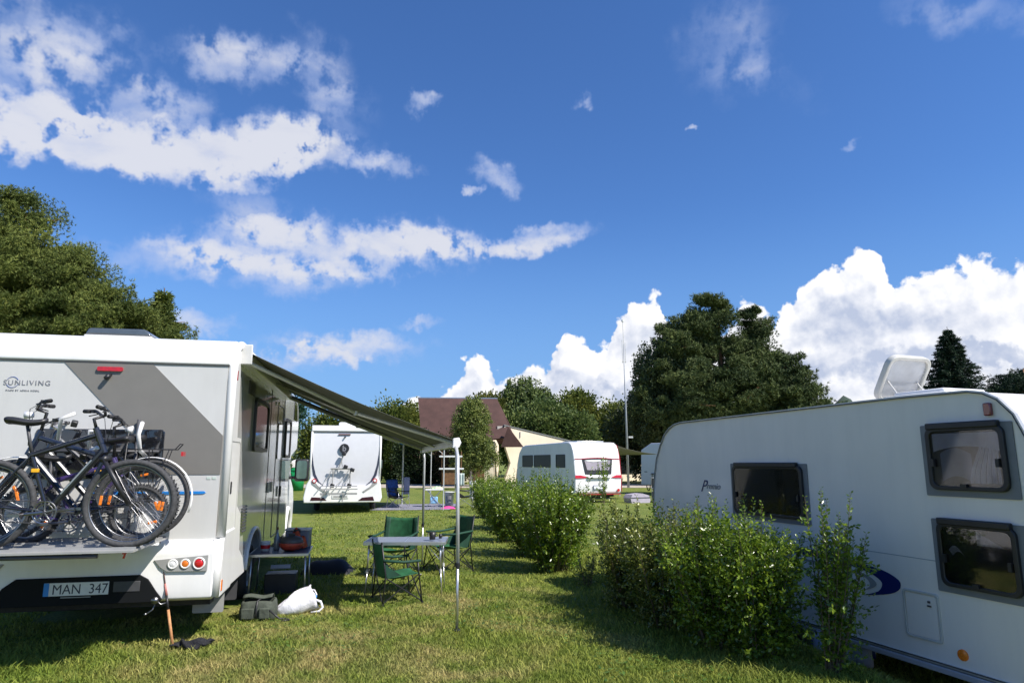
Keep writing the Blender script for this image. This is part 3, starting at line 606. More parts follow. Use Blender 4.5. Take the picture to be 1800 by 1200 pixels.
def bicycle(x, y, zw, R, flip, label, fm, wb=1.10, tyre_r=0.022, knob=False, fender=False, rack=False, susp=True, lady=False, barw=0.6, bar_z=0.98, seat_z=0.95, lamp=False, turn=0, accent=None, kid=1.0):
    """frame plane parallel to the motorhome's rear; local +x is the riding direction"""
    o = MHX, MHY; a = rad(MHA); wx = o[0] + x * math.cos(a) - y * math.sin(a); wy = o[1] + x * math.sin(a) + y * math.cos(a)
    b = empty('bicycle', (wx, wy, zw), MHA + (180 if flip else 0), label, 'bicycle', 'bicycles on the motorhome rear carrier')
    xf = wb / 2; xr = -wb / 2
    bb = Vector((xr + 0.43 * kid, 0, R - 0.06)); stt = Vector((bb.x - 0.16, 0, bb.z + 0.46 * kid)); ht = Vector((xf - 0.30 * kid, 0, R + 0.58 * kid)); hb = Vector((xf - 0.235 * kid, 0, R + 0.42 * kid))
    f = MB().tube([bb, stt], 0.017, 10).tube([hb, bb], 0.027, 10).tube([hb + Vector((.01, 0, -.02)), ht + Vector((-.01, 0, .02))], 0.024, 10)
    f.tube([ht + Vector((0, 0, -.04)), stt - Vector((0, 0, 0.02)) if not lady else bb.lerp(stt, 0.45)], 0.022, 10)
    for s in (-1, 1):
        f.tube([bb + Vector((0, s * .02, 0)), Vector((xr, s * .06, R))], 0.010, 8).tube([stt + Vector((0, s * .015, -0.03)), Vector((xr, s * .06, R))], 0.008, 8)
    f.cyl(bb, 0.028, 0.08, 'Y', 14).build('frame', fm, b, smooth=False, bevel=0)
    if accent: MB().tube([hb.lerp(bb, .2) + Vector((0, -.018, .018)), hb.lerp(bb, .75) + Vector((0, -.018, .018))], 0.009, 6).build('frame_lettering', accent, b)
    fk = MB()
    cr_ = hb + Vector((0.025, 0, -0.07))
    for s in (-1, 1):
        if susp: fk.tube([cr_ + Vector((0, s * .05, 0)), cr_.lerp(Vector((xf, 0, R)), .5) + Vector((0.0, s * .055, 0)), Vector((xf, s * .055, R))], [0.016, 0.022, 0.016], 10)
        else: fk.tube([cr_ + Vector((0, s * .04, 0)), cr_.lerp(Vector((xf, 0, R)), .6) + Vector((-0.01, s * .05, 0)), Vector((xf, s * .05, R))], [0.013, 0.012, 0.009], 10)
    fk.box(cr_, (0.05, 0.13, 0.04), (0, -.3, 0)).build('fork', blackp, b, smooth=True)
    bwheel(b, xf, R, tyre_r, knob); bwheel(b, xr, R, tyre_r, knob)
    # saddle
    sp = Vector((stt.x - 0.055 * kid, 0, R + (seat_z - 0.35) * 1.0))
    MB().tube([stt, sp], 0.013, 10).build('seat_post', darkgrey, b, smooth=True)
    sd = MB()
    L = 0.27; rings = []
    for i, t in enumerate(np.linspace(0, 1, 9)):
        wd = 0.072 * (1 - t) ** 0.9 + 0.020 + 0.012 * math.sin(t * 3.1); xx = sp.x - 0.13 + L * t; zz = sp.z + 0.028 + 0.012 * math.cos(t * 5)
        rings.append([(xx, wd * math.cos(q), zz + (0.024 * math.sin(q) if math.sin(q) > 0 else 0.04 * math.sin(q) * (1 - .5 * t))) for q in np.linspace(0, 2 * math.pi, 13)[:-1]])
    vs = [v for r_ in rings for v in r_]; fs = [(i * 12 + k, i * 12 + (k + 1) % 12, (i + 1) * 12 + (k + 1) % 12, (i + 1) * 12 + k) for i in range(8) for k in range(12)] + [tuple(range(12)), tuple(96 + k for k in range(12))]
    sd.add(vs, fs).build('saddle', blackp, b, smooth=True)
    # bars
    top = ht + Vector((-0.03, 0, bar_z - (R + 0.58 * kid) if bar_z > R + 0.58 * kid else 0.05)); T = rad(turn); stem = top + Vector((0.07 * math.cos(T), 0.07 * math.sin(T), 0.03))
    hbm = MB().tube([ht, top, stem], 0.014, 10)
    def bp_(u, bk=0.0, up=0.0): return stem + Vector((-math.sin(T) * u - bk * math.cos(T), math.cos(T) * u - bk * math.sin(T), up))
    w2 = barw / 2; path = [bp_(-w2, .10, .05), bp_(-w2 * .55, .03, .045), bp_(-.06), bp_(.06), bp_(w2 * .55, .03, .045), bp_(w2, .10, .05)]
    hbm.tube(path, 0.011, 10).build('handlebar', blackp if not fender else silver, b, smooth=True)
    for p, q in ((path[0], path[1]), (path[5], path[4])): MB().tube([p, p.lerp(q, .5)], 0.017, 10).build('grip', rubber, b, smooth=True)
    lv = MB()
    for p, q in ((path[1], path[0]), (path[4], path[5])):
        c0 = p.lerp(q, .25); lv.tube([c0, c0 + Vector((.05, 0, -.02)), q + Vector((.04, 0, -.04))], 0.005, 6).box(c0, (.03, .03, .03))
        lv.tube([c0, c0 + Vector((.09, 0, -.06)), ht + Vector((.08, 0, -.1)), ht + Vector((.02, 0.02, -.16))], 0.0028, 5)
    lv.build('brake_lever', blackp, b)
    # drivetrain
    cs = MB().ring(bb + Vector((0, -0.05, 0)), 0.083, 0.006, 'Y', 32, 5).ring(bb + Vector((0, -0.045, 0)), 0.06, 0.005, 'Y', 28, 5)
    for k in range(5):
        q = 2 * math.pi * k / 5 + .3; cs.tube([bb + Vector((0, -.05, 0)), bb + Vector((0.08 * math.cos(q), -.05, .08 * math.sin(q)))], .007, 6)
    cs.build('chainring', steel, b)
    ck = MB(); q = rad(185)
    for s, qq in ((-1, q), (1, q + math.pi)):
        e = bb + Vector((0.165 * math.cos(qq), s * .075, .165 * math.sin(qq))); ck.tube([bb + Vector((0, s * .07, 0)), e], [.014, .010], 8).box(e + Vector((0, s * .05, 0)), (.08, .07, .02))
    ck.build('crank', steel, b)
    MB().tube([bb + Vector((0, -.05, .083)), Vector((xr, -.05, R + .04)), Vector((xr - .03, -.05, R)), Vector((xr, -.05, R - .045)), Vector((xr + .03, -.05, R - .12)), bb + Vector((0, -.05, -.083))], .004, 5, closed=True).cyl((xr, -.05, R), .045, .03, 'Y', 18).build('chain', darkgrey, b)
    if fender:
        for xx, a0, a1 in ((xr, 20, 200), (xf, 5, 130)):
            pts = [(xx + (R + .018) * math.cos(rad(q)), 0, R + (R + .018) * math.sin(rad(q))) for q in np.linspace(a0, a1, 20)]
            fd = MB(); vs = []
            for p in pts:
                for s in (-1, 0, 1): d = Vector((p[0] - xx, 0, p[2] - R)).normalized(); vs.append(Vector(p) + d * (0.006 if s == 0 else 0) + Vector((0, s * .026, 0)))
            fd.add(vs, [(i * 3 + k, i * 3 + k + 1, i * 3 + k + 4, i * 3 + k + 3) for i in range(19) for k in range(2)]).build('mudguard', white, b, smooth=True, solid=0.003)
    if rack:
        z = 2 * R + .09; m = MB().tube([(xr - .20, -.05, z), (xr + .22, -.05, z)], .005, 6).tube([(xr - .20, .05, z), (xr + .22, .05, z)], .005, 6)
        for s in (-1, 1): m.tube([(xr - .02, s * .07, R), (xr + .02, s * .05, z)], .005, 6).tube([(xr - .02, s * .07, R), (xr - .15, s * .05, z)], .004, 6)
        for t in np.linspace(-.2, .2, 5): m.tube([(xr + t, -.05, z), (xr + t, .05, z)], .004, 6)
        m.tube([(xr - .20, -.05, z), (xr - .24, -.05, z + .05), (xr - .24, .05, z + .05), (xr - .20, .05, z)], .005, 6).build('luggage_rack', blackp, b)
        MB().box((xr - .26, 0, z - .04), (.02, .08, .04)).build('rear_reflector', red, b)
    if lamp: MB().tube([stem + Vector((.02, 0, -.05)), stem + Vector((.08, 0, -.05))], [.02, .035], 14).build('headlamp', clearl, b, smooth=True)
    if kid > .9: MB().box((stt.x + 0.05, -0.02, stt.z - 0.14), (.05, .03, .03)).build('side_reflector', mat('amber', (.85, .42, .02), .3), b, bevel=.004)
    return b
random.seed(4)
blk = mat('black_frame', (0.012, 0.013, 0.018), 0.22, coat=0.8, var=0.1)
bicycle(0.01, -0.95, 0.975, 0.350, False, 'black hybrid bicycle, outermost on the carrier, its silver chainring facing out', blk, 1.02, .025, accent=silver, barw=.62, turn=28, seat_z=.97, bar_z=1.02)
bicycle(-0.05, -0.70, 0.975, 0.335, True, 'black mountain bicycle with knobbly tyres, second from the outside of the carrier', mat('dark_blue_frame', (0.010, 0.016, 0.034), 0.25, coat=.7), 1.08, .028, True, turn=20, bar_z=1.08, seat_z=.85, lamp=True, barw=.66)
bicycle(0.02, -0.45, 0.975, 0.240, False, "child's small-wheeled bicycle in the middle of the carrier with a headlamp", mat('purple_frame', (0.05, 0.03, 0.12), 0.3, coat=.6), 0.85, .024, True, turn=14, bar_z=.98, seat_z=.80, lamp=True, kid=.78, barw=.52)
bicycle(-0.10, -0.22, 0.975, 0.350, True, 'city bicycle with white mudguard and luggage rack, closest to the motorhome wall', blk, 1.10, .020, fender=True, rack=True, susp=False, lady=True, bar_z=.96, seat_z=.86, turn=10)
# ================================================================== fishing rod and keepnet by the rear corner
rod = empty('fishing_rod', (-3.05, 6.37, 0), MHA, 'fishing rod with cork handle and silver reel leaning on the bumper', 'fishing rod')
r0, r1 = Vector((0.0, 0.0, 0.03)), Vector((-0.235, 0.12, 1.04)); u = (r1 - r0)
MB().tube([r0, r0 + u * .30], [.014, .012], 10).build('handle', cork, rod, smooth=True)
MB().tube([r0 + u * .30, r0 + u * .42], .011, 10).build('reel_seat', blackp, rod, smooth=True)
MB().tube([r0 + u * .42, r0 + u * .52], [.012, .008], 10).build('fore_grip', mat('dusky_pink_wrap', (.42, .16, .14), .5), rod, smooth=True)
MB().tube([r0 + u * .52, r0 + u * 1.0, r1 + Vector((-.06, .02, .12))], [.006, .004, .003], 8).build('blank', mat('rod_blank', (.22, .12, .11), .3), rod, smooth=True)
rp = r0 + u * .36
rl = MB().tube([rp, rp + Vector((-.05, -.02, -.01)), rp + Vector((-.08, -.03, .02))], .006, 8).cyl(rp + Vector((-.095, -.03, .03)), .024, .045, 'Y', 18).cyl(rp + Vector((-.095, -.055, .03)), .03, .008, 'Y', 18)
rl.tube([rp + Vector((-.095, -.01, .02)), rp + Vector((-.11, -.03, -.05)), rp + Vector((-.15, -.05, -.08))], .006, 8).cyl(rp + Vector((-.16, -.055, -.083)), .011, .02, 'Y', 10)
rl.build('reel', steel, rod, smooth=True)
kn = MB()
def knf(u, v):
    a = 2 * math.pi * v; L = -0.19 + .40 * u; r = .045 * math.sin(math.pi * min(1, u * 1.02 + .0)) ** .5 * (1 + .35 * math.sin(u * 19 + 3 * math.sin(a)) + .2 * math.sin(a * 3 + u * 7))
    return (L + .02 * math.sin(u * 12), .05 * math.sin(u * 8) + r * 1.5 * math.cos(a), max(.0, r * .8 * math.sin(a) + .035))
tag(kn.grid(knf, 40, 16).build('keepnet', netm, smooth=True), 'crumpled black net lying on the grass under the fishing rod', 'net').location = (-2.90, 6.42, 0)
COL.objects['keepnet'].rotation_euler = (0, 0, rad(24))
# ================================================================== caravan on the right (its long side faces the hedge)
cvx = empty('caravan', (3.409, 5.221, -0.22), 19.0, 'large white caravan at the right edge with blue swoosh and open roof vent', 'caravan')
Z0 = 0.22   # local z of world zero
cprof = [(-0.50, 0.125), (-0.60, 0.5), (-0.63, 1.0), (-0.62, 1.5), (-0.575, 1.80), (-0.50, 1.985), (-0.40, 2.10), (-0.30, 2.155), (-0.18, 2.178), (0.4, 2.185), (3.70, 2.155), (3.86, 2.135), (3.98, 2.09), (4.10, 2.01), (4.22, 1.87), (4.33, 1.69), (4.41, 1.40), (4.45, 1.10), (4.44, 0.7), (4.36, 0.35), (4.22, 0.125)]
cprof = [(a, c + Z0) for a, c in cprof]
MB().prism(cprof, 0.0, 2.1).build('body', cream_side, cvx, bevel=0.004)
def inset(poly, d):
    n = len(poly); out = []
    for i in range(n):
        p0, p1, p2 = Vector(poly[i - 1]), Vector(poly[i]), Vector(poly[(i + 1) % n]); t = (p2 - p0).normalized(); nn = Vector((-t.y, t.x))
        out.append(tuple(p1 - nn * d))
    return out
ctr = cprof
oo = inset(ctr, -0.012); ii = inset(ctr, 0.010)
if (Vector(oo[9]) - Vector((1.5, 1))).length < (Vector(ii[9]) - Vector((1.5, 1))).length: oo, ii = ii, oo
MB().band(oo, ii, -0.016, 0.02).build('edge_trim', mat('trim_alu', (0.50, 0.50, 0.48), .3, metal=.4), cvx)
o2 = [tuple(Vector(a).lerp(Vector(c), .55)) for a, c in zip(oo, ii)]
o3 = [tuple(Vector(a).lerp(Vector(c), .95)) for a, c in zip(oo, ii)]
MB().band(o2, o3, -0.019, -0.012).build('seal_strip', darkgrey, cvx)
MB().box((0.005, 1.9, 0.20 + 0.10), (0.05, 4.75, 0.05)).build('skirt_rail', mat('skirt', (.35, .35, .36), .5), cvx, bevel=.01)
def cwin(y0, y1, z0, z1, cur, name='window'):
    z0 += Z0; z1 += Z0
    base = MB().prism(rrect(y0 - .035, z0 - .035, y1 + .035, z1 + .0, .012), -0.010, -0.001).build(name, mat('grey_sealant', (.17, .18, .19), .5), cvx)
    MB().band(rrect(y0 + .02, z0 + .015, y1 - .02, z1 - .02, .06), rrect(y0 + .055, z0 + .045, y1 - .055, z1 - .055, .05), -0.040, -0.008).build('frame', blackp, base, bevel=.006)
    MB().prism(rrect(y0 + .05, z0 + .04, y1 - .05, z1 - .05, .05), -0.012, -0.0105).build('backing', blackp, base)
    cu = MB()
    if cur == 1:   # pale curtain swept to one side behind smoked acrylic
        cu.grid(lambda u, v: (-0.0155 - .004 * math.sin(u * 34), y0 + .08 + (y1 - y0 - .16) * u * (0.35 + .12 * math.cos(v * 3)), z0 + .07 + (z1 - z0 - .16) * v), 40, 8)
        cu.grid(lambda u, v: (-0.018, y0 + .07 + (y1 - y0 - .14) * u, z1 - .07 - (.10 + .08 * (u - .5) ** 2 * 4 * .5) * v), 10, 2)
        cu.build('curtain', mat('grey_curtain', (.88, .86, .88), .8, var=.15, scale=6), base)
        MB().grid(lambda u, v: (-0.0135, y0 + .08 + (y1 - y0 - .16) * (.42 + .5 * u), z0 + .07 + (z1 - z0 - .30) * v + .05 * math.sin(u * 3)), 12, 6).build('blind', mat('blue_grey_blind', (.34, .37, .44), .7, var=.15), base)
    elif cur == 2:
        cu.grid(lambda u, v: (-0.021, y0 + .10 + (y1 - y0) * .80 * u, z1 - .10 - .03 * math.sin(u * math.pi) - .03 * v), 12, 1)
        cu.grid(lambda u, v: (-0.021, y0 + .38 + .42 * u, z0 + .24 + .13 * math.sin(u * math.pi) * (.3 + .7 * v) + .10 * v), 14, 3)
        cu.grid(lambda u, v: (-0.020, y0 + .74 + .28 * u, z0 + .26 + .13 * v), 6, 3)
        cu.build('curtain', mat('grey_curtain', (.80, .78, .80), .8, var=.15, scale=6), base)
    else:
        cu.grid(lambda u, v: (-0.0155, y0 + .42 + .10 * u + .03 * v, z0 + .24 + .04 * math.sin(u * 3) + .04 * v), 8, 3)
        cu.grid(lambda u, v: (-0.0155, y0 + .12 + .2 * u, z0 + .34 + .10 * v * u), 6, 3)
        cu.build('curtain', mat('grey_curtain', (.5, .5, .5), .8, var=.3, scale=16), base)
    pane = bpy.data.materials.get('acrylic_pane')
    if not pane:
        pane = bpy.data.materials.new('acrylic_pane'); pane.use_nodes = True; t = pane.node_tree; t.nodes.clear(); q = NB(t)
        gl = q.n('ShaderNodeBsdfGlossy'); gl.inputs['Roughness'].default_value = .05; gl.inputs[0].default_value = (.9, .9, .9, 1); tr = q.n('ShaderNodeBsdfTransparent'); tr.inputs[0].default_value = (.72, .72, .76, 1)
        lw = q.n('ShaderNodeFresnel'); lw.inputs[0].default_value = 1.5; mx = q.n('ShaderNodeMixShader'); q.setin(mx.inputs[0], lw.outputs[0]); q.setin(mx.inputs[1], tr.outputs[0]); q.setin(mx.inputs[2], gl.outputs[0])
        oo_ = q.n('ShaderNodeOutputMaterial'); q.setin(oo_.inputs[0], mx.outputs[0])
    MB().prism(rrect(y0 + .045, z0 + .035, y1 - .045, z1 - .045, .05), -0.034, -0.026).build('pane', pane, base)
    MB().box((-0.035, (y0 + y1) / 2, z1 - .012), (.05, (y1 - y0) * .86, .05)).build('hinge_rail', blackp, base, bevel=.008)
    for yy in (y0 + .075, y1 - .075): MB().box((-.045, yy, z0 + .22), (.02, .025, .06)).build('catch', blackp, base)
    MB().box((-.045, (y0 + y1) / 2 + .02, z0 + .05), (.02, .05, .025)).build('catch', blackp, base)
    return base
cwin(1.57, 2.69, 1.075, 1.635, 2); cwin(-0.445, 0.215, 1.425, 1.94, 1); cwin(-0.44, 0.205, 0.705, 1.215, 3)
hp = MB().band(rrect(0.25, 0.268 + Z0, 0.575, 0.635 + Z0, .03), rrect(0.268, 0.286 + Z0, 0.557, 0.617 + Z0, .025), -0.012, 0.0).build('locker_hatch', mat('hatch_seal', (.50, .50, .46), .5), cvx, bevel=.003)
MB().prism(rrect(0.275, 0.293 + Z0, 0.55, 0.61 + Z0, .02), -0.006, -0.001).build('hatch_door', cream_side, hp); MB().box((-.012, 0.335, .565 + Z0), (.012, .018, .016)).box((-.012, 0.335, .535 + Z0), (.012, .03, .012)).build('lock', darkgrey, hp)
MB().tube([(0.0, 0.10, 0.232 + Z0), (-0.012, 0.10, 0.232 + Z0), (-0.016, .10, .232 + Z0)], [.042, .040, .02], 20).build('side_reflector', orange, cvx)
MB().prism(rrect(-.355, 1.985 + Z0, -.300, 2.08 + Z0, .012), -0.035, 0).build('marker_lamp', mat('dark_red_lens', (.16, .006, .02), .15, coat=.8), cvx, bevel=.008)
MB().box((-0.0012, 0.62, 0.888 + Z0), (.002, 0.78, .006)).box((-0.0012, 2.9, 0.890 + Z0), (.002, 2.6, .006)).build('panel_seam', mat('seam', (.30, .32, .34), .5), cvx)
def cres(o_, i_): # closed polygon between two polylines, split into quads
    n = 24
    def samp(L):
        L = [Vector(p) for p in L]; out = []
        for k in range(n + 1):
            t = k / n * (len(L) - 1); j = min(int(t), len(L) - 2); f = t - j
            p0, p1, p2, p3 = L[max(j - 1, 0)], L[j], L[j + 1], L[min(j + 2, len(L) - 1)]
            out.append(0.5 * ((2 * p1) + (p2 - p0) * f + (2 * p0 - 5 * p1 + 4 * p2 - p3) * f * f + (3 * p1 - p0 - 3 * p2 + p3) * f ** 3))
        return out
    a, c = samp(o_), samp(i_); m = MB()
    m.add([(-0.004, p.x, p.y + Z0) for p in a + c], [(k, k + 1, n + 2 + k, n + 1 + k) for k in range(n)])
    return m
sw = cres([(2.9, .60), (2.4, .76), (1.766, .819), (1.395, .815), (1.089, .788), (.77, .75), (.62, .70), (.585, .655), (.62, .60), (.73, .555), (.99, .503)], [(2.9, .60), (2.4, .72), (1.772, .758), (1.401, .757), (1.113, .740), (.90, .705), (.80, .665), (.772, .633), (.79, .59), (.84, .553), (.99, .503)]).build('blue_swoosh', navy, cvx)
cres([(2.2, .66), (1.8, .715), (1.335, .722), (1.104, .707), (.92, .681), (.831, .629), (.866, .586), (.985, .542)], [(2.2, .66), (1.8, .70), (1.30, .700), (1.075, .682), (.94, .655), (.899, .610), (.92, .578), (.985, .542)]).build('grey_swoosh', midgrey, cvx)
text('remio', 0.105, inkgrey, cvx, (-0.004, 3.215, 1.335 + Z0), (rad(90), 0, rad(-90)), 'model_lettering', shear=.45, xs=1.05)
text('P', 0.20, navy, cvx, (-0.004, 3.34, 1.30 + Z0), (rad(90), 0, rad(-90)), 'initial_lettering', shear=.55, xs=1.0)
# roof edge rail and open vent
rv = MB().box((0.62, 0.55, 2.205 + Z0), (.62, .62, .07)).box((0.62, 0.55, 2.25 + Z0), (.50, .50, .05)).build('roof_vent', white, cvx, bevel=.02)
lidm = mat('clouded_acrylic', (0.66, 0.68, 0.70), 0.18, var=.12, scale=5, trans=.55, coat=.4)
lid0 = Vector((0.42, 0.86, 2.27 + Z0)); dl = Vector((0.16, -0.30, 0.36)).normalized()
def lidpt(u, v, off=0):
    nrm = dl.cross(Vector((1, 0, 0))).normalized()
    return Vector((0.36 + .52 * u, 0.86, 2.26 + Z0)) + Vector((0, -0.52, .78)).normalized() * (.44 * v) + nrm * off
def lid(m, off0, rr, x0=0, x1=1):
    pts = rrect(x0 * .5, 0.0 + x0, x1 * .5, .44 * x1, rr, 6); return pts
lo = rrect(0, 0, .52, .46, .10, 6); li = rrect(.035, .03, .485, .425, .08, 6)
ym = Vector((0, -0.50, .85)).normalized(); xm = Vector((1, 0, 0)); nm = xm.cross(ym)
def LP(p, w): return Vector((0.34, 1.0, 2.225 + Z0)) + xm * p[0] + ym * p[1] + nm * w
def lidband(O, I, a, c_):
    m = MB(); n = len(O); vs = [LP(p, w) for w in (a, c_) for q in (O, I) for p in q]; fs = []
    for i in range(n):
        j = (i + 1) % n; fs += [(i, j, n + j, n + i), (2 * n + i, 3 * n + i, 3 * n + j, 2 * n + j), (i, 2 * n + i, 2 * n + j, j), (n + i, n + j, 3 * n + j, 3 * n + i)]
    return m.add(vs, fs)
lb = lidband(lo, li, -0.03, 0.03).build('vent_lid', mat('lid_rim', (.62, .61, .56), .4, trans=.1), rv, bevel=.008)
n_ = len(li); m_ = MB().add([LP(p, w) for w in (-.006, .012) for p in li], [tuple(range(n_)), tuple(range(2 * n_ - 1, n_ - 1, -1))] + [(i, (i + 1) % n_, n_ + (i + 1) % n_, n_ + i) for i in range(n_)])
m_.build('lid_dome', lidm, rv)
MB().tube([LP((.08, .22), -.02), (0.42, 0.80, 2.27 + Z0)], .008, 6).build('stay', panel, rv)
MB().tube([LP((.44, .22), -.02), (0.78, 0.80, 2.27 + Z0)], .008, 6).build('stay', panel, rv)
road_wheel(cvx, .12, 1.75, .31, .19, side=-1); road_wheel(cvx, 1.98, 1.75, .31, .19, side=1)
MB().box((1.05, 1.9, .30), (1.8, 4.2, .10)).build('chassis', rubber, cvx)
# water carrier under the caravan
wc = empty('water_carrier', (3.08, 6.6, -0.22), 60, 'pale rolling water barrel lying in the shade under the right caravan', 'water carrier')
MB().lathe([(0, -.24), (.12, -.24), (.155, -.21), (.16, -.1), (.15, -.09), (.16, -.08), (.16, .08), (.15, .09), (.16, .1), (.155, .21), (.12, .24), (0, .24)], n=28).build('barrel', mat('pale_plastic', (.33, .34, .42), .5, var=.1), wc, smooth=True).rotation_euler = (rad(90), 0, 0)
bpy.data.objects['barrel'].location = (0, 0, .16)
MB().cyl((0, -.25, .16), .05, .03, 'Y', 16).cyl((0, .25, .16), .05, .03, 'Y', 16).build('cap', navy, wc)
MB().tube([(0, -.26, .16), (.2, -.26, .2), (.32, -.2, .22), (.32, .2, .22), (.2, .26, .2), (0, .26, .16)], .009, 8).build('handle', silver, wc, smooth=True)
# ================================================================== second motorhome further back
m2 = empty('motorhome', (-5.53, 22.6, 0), 13.5, 'white motorhome with curved dark stripes and an empty rear bike rack, in the middle distance', 'motorhome')
white2 = mat('white_lacquer', (0.62, 0.62, 0.64), 0.35, coat=.2, var=.02)
MB().prism([(0.02, .9), (0.02, 2.66), (.06, 2.80), (.16, 2.86), (.5, 2.88), (5.6, 2.90), (6.4, 2.75), (6.5, 1.9), (6.0, 1.5), (6, .4), (.1, .4)], -1.15, 1.12).build('body', white2, m2, bevel=.03, seg=3)
MB().prism(rrect(-1.17, 2.66, 1.12, 2.86, .04), 0.0, .30, 'XZ').build('roof_moulding', white, m2, bevel=.03, seg=3)
MB().box((-.02, .0, 2.655), (2.26, .02, .018)).build('moulding_seal', darkgrey, m2)
for s in (-1, 1): MB().tube([(s * 1.13 - .02, .03, .95), (s * 1.12 - .02, .02, 2.66)], .035, 10).build('corner_moulding', white, m2, smooth=True)
MB().prism([(-1.30, .34), (-1.33, .50), (-1.24, .95), (-1.10, 1.18), (-.95, 1.0), (-.75, .86), (.70, .86), (.86, 1.0), (1.02, 1.18), (1.14, .95), (1.20, .50), (1.14, .34)], -.10, .25, 'XZ').build('bumper', white, m2, bevel=.03, seg=3)
MB().prism([(-1.10, .42), (-1.06, .53), (-.68, .51), (-.58, .42)], -.110, -.095, 'XZ').prism([(.95, .40), (.90, .53), (.55, .50), (.42, .40)], -.110, -.095, 'XZ').build('bumper_vent', mat('dark_maroon', (.04, .006, .012), .4), m2)
for s, dx in ((-1, -.05), (1, 0)):
    c1 = [(s * 1.08 + dx, 2.30), (s * 1.05 + dx, 1.9), (s * 1.0 + dx, 1.55), (s * .92 + dx, 1.25), (s * .80 + dx, 1.02), (s * .66 + dx, .90)]
    c2 = [(s * 1.085 + dx, 2.30), (s * 1.075 + dx, 1.9), (s * 1.06 + dx, 1.55), (s * 1.0 + dx, 1.22), (s * .87 + dx, 1.02), (s * .68 + dx, .895)]
    q = MB(); n = len(c1); q.add([(x, .012, z) for x, z in c1 + c2], [(k, k + 1, n + k + 1, n + k) for k in range(n - 1)]); q.build('curved_stripe', ink, m2, solid=.004)
    tl = MB().prism([(s * .98 + dx, 1.13), (s * 1.03 + dx, .96), (s * .84 + dx, .82), (s * .60 + dx, .66), (s * .56 + dx, .70), (s * .80 + dx, .86)], -.118, -.098, 'XZ').build('tail_lamp', midgrey, m2)
    MB().cyl((s * .95 + dx, -.115, 1.05), .075, .03, 'Y', 20).build('lens', red, tl); MB().cyl((s * .95 + dx, -.135, 1.05), .045, .02, 'Y', 20).build('inner_lens', clearl, tl)
MB().prism(rrect(-.30, 2.555, .10, 2.585, .01), -.015, .02, 'XZ').build('brake_light', mat('dull_red', (.12, .02, .02), .3), m2)
MB().box((-.08, -.02, 2.48), (.05, .06, .05), (0, .6, 0)).build('reversing_camera', blackp, m2)
dk = MB().cyl((-.09, -.02, 2.10), .16, .05, 'Y', 28).build('round_emblem', blackp, m2)
text('b', .26, inkgrey, dk, (-.155, -.047, 2.02), (rad(90), 0, 0), 'emblem_letter', extr=.002, bold=.006)
text('carado', .07, inkgrey, m2, (-1.05, .01, 2.44), (rad(90), 0, 0), 'maker_lettering') if False else None
rk = MB().tube([(-.50, -.12, 1.445), (.20, -.12, 1.445)], .03, 8).tube([(-.42, -.12, 1.44), (-.42, -.15, .86)], .02, 8).tube([(.14, -.12, 1.44), (.14, -.15, .86)], .02, 8)
for x0, x1 in ((-.45, -.78), (-.36, -.55), (.16, -.08), (.1, -.3)): rk.tube([(x0, -.14, 1.42), ((x0 + x1) / 2 + .02, -.16, 1.10), (x1, -.3, .90)], .014, 8)
rk.tube([(-.10, -.12, 1.95), (-.16, -.12, 1.7), (-.24, -.12, 1.47)], .022, 8).tube([(-.16, -.12, 1.7), (-.12, -.12, 1.50)], .014, 8)
rk.box((-.24, -.5, .88), (1.25, .06, .03)).box((-.24, -.8, .80), (1.25, .06, .03)).tube([(-.45, -.1, .85), (-.5, -1.0, .78)], .02, 8).tube([(.12, -.1, .85), (.1, -1.0, .78)], .02, 8)
rk.box((-.2, -.85, .66), (1.15, .05, .06)).tube([(-.55, -.9, .78), (-.75, -.85, .52)], .022, 8).tube([(-.05, -.85, .70), (-.08, -.85, .42)], .022, 8)
rk.build('bicycle_rack', midgrey, m2)
cl = MB()
for p in ((-.42, -.3, .90), (.12, -.3, .90), (-.09, -.14, 1.93), (-.02, -.14, 1.5), (.2, -.14, 1.40)): cl.box(p, (.14, .10, .12), (0, .3, 0))
cl.build('rack_clamp', blackp, m2, bevel=.02)
p2 = MB().box((-.15, -.115, .54), (.52, .012, .11)).build('number_plate', platew, m2)
text('LKA 418', .10, ink, p2, (-.37, -.124, .502), (rad(90), 0, 0), 'plate_lettering') if False else MB().box((-.15, -.1235, .54), (.44, .004, .05)).build('plate_characters', midgrey, p2)
MB().prism(rrect(-.32, 2.88, .52, 3.03, .06), 1.0, 1.7, 'XZ').build('roof_vent', white, m2, bevel=.03)
for s in (-1, 1):
    road_wheel(m2, s * .95, 1.6, side=s); road_wheel(m2, s * .95, 5.6, side=s)
    mi = MB().box((s * 1.36, 6.3, 1.55), (.24, .12, .42)).build('mirror', blackp, m2, bevel=.04); MB().box((s * 1.36, 6.235, 1.57), (.18, .01, .32)).build('mirror_glass', mirrorg, mi)
    MB().tube([(s * 1.1, 6.35, 1.45), (s * 1.36, 6.3, 1.5)], .03, 8).build('arm', blackp, mi)
wall_window(m2, 1.2, 2.2, 1.5, 2.1, 1.12, 1, blackp, glass, .05, .06, out=.02); wall_window(m2, 3.6, 4.6, 1.5, 2.1, 1.12, 1, blackp, glass, .05, .06, out=.02)
MB().box((1.125, .9, 1.5), (.012, .02, 2.0)).box((1.125, 3.0, 1.5), (.012, .02, 2.0)).build('panel_joint', blackp, m2)
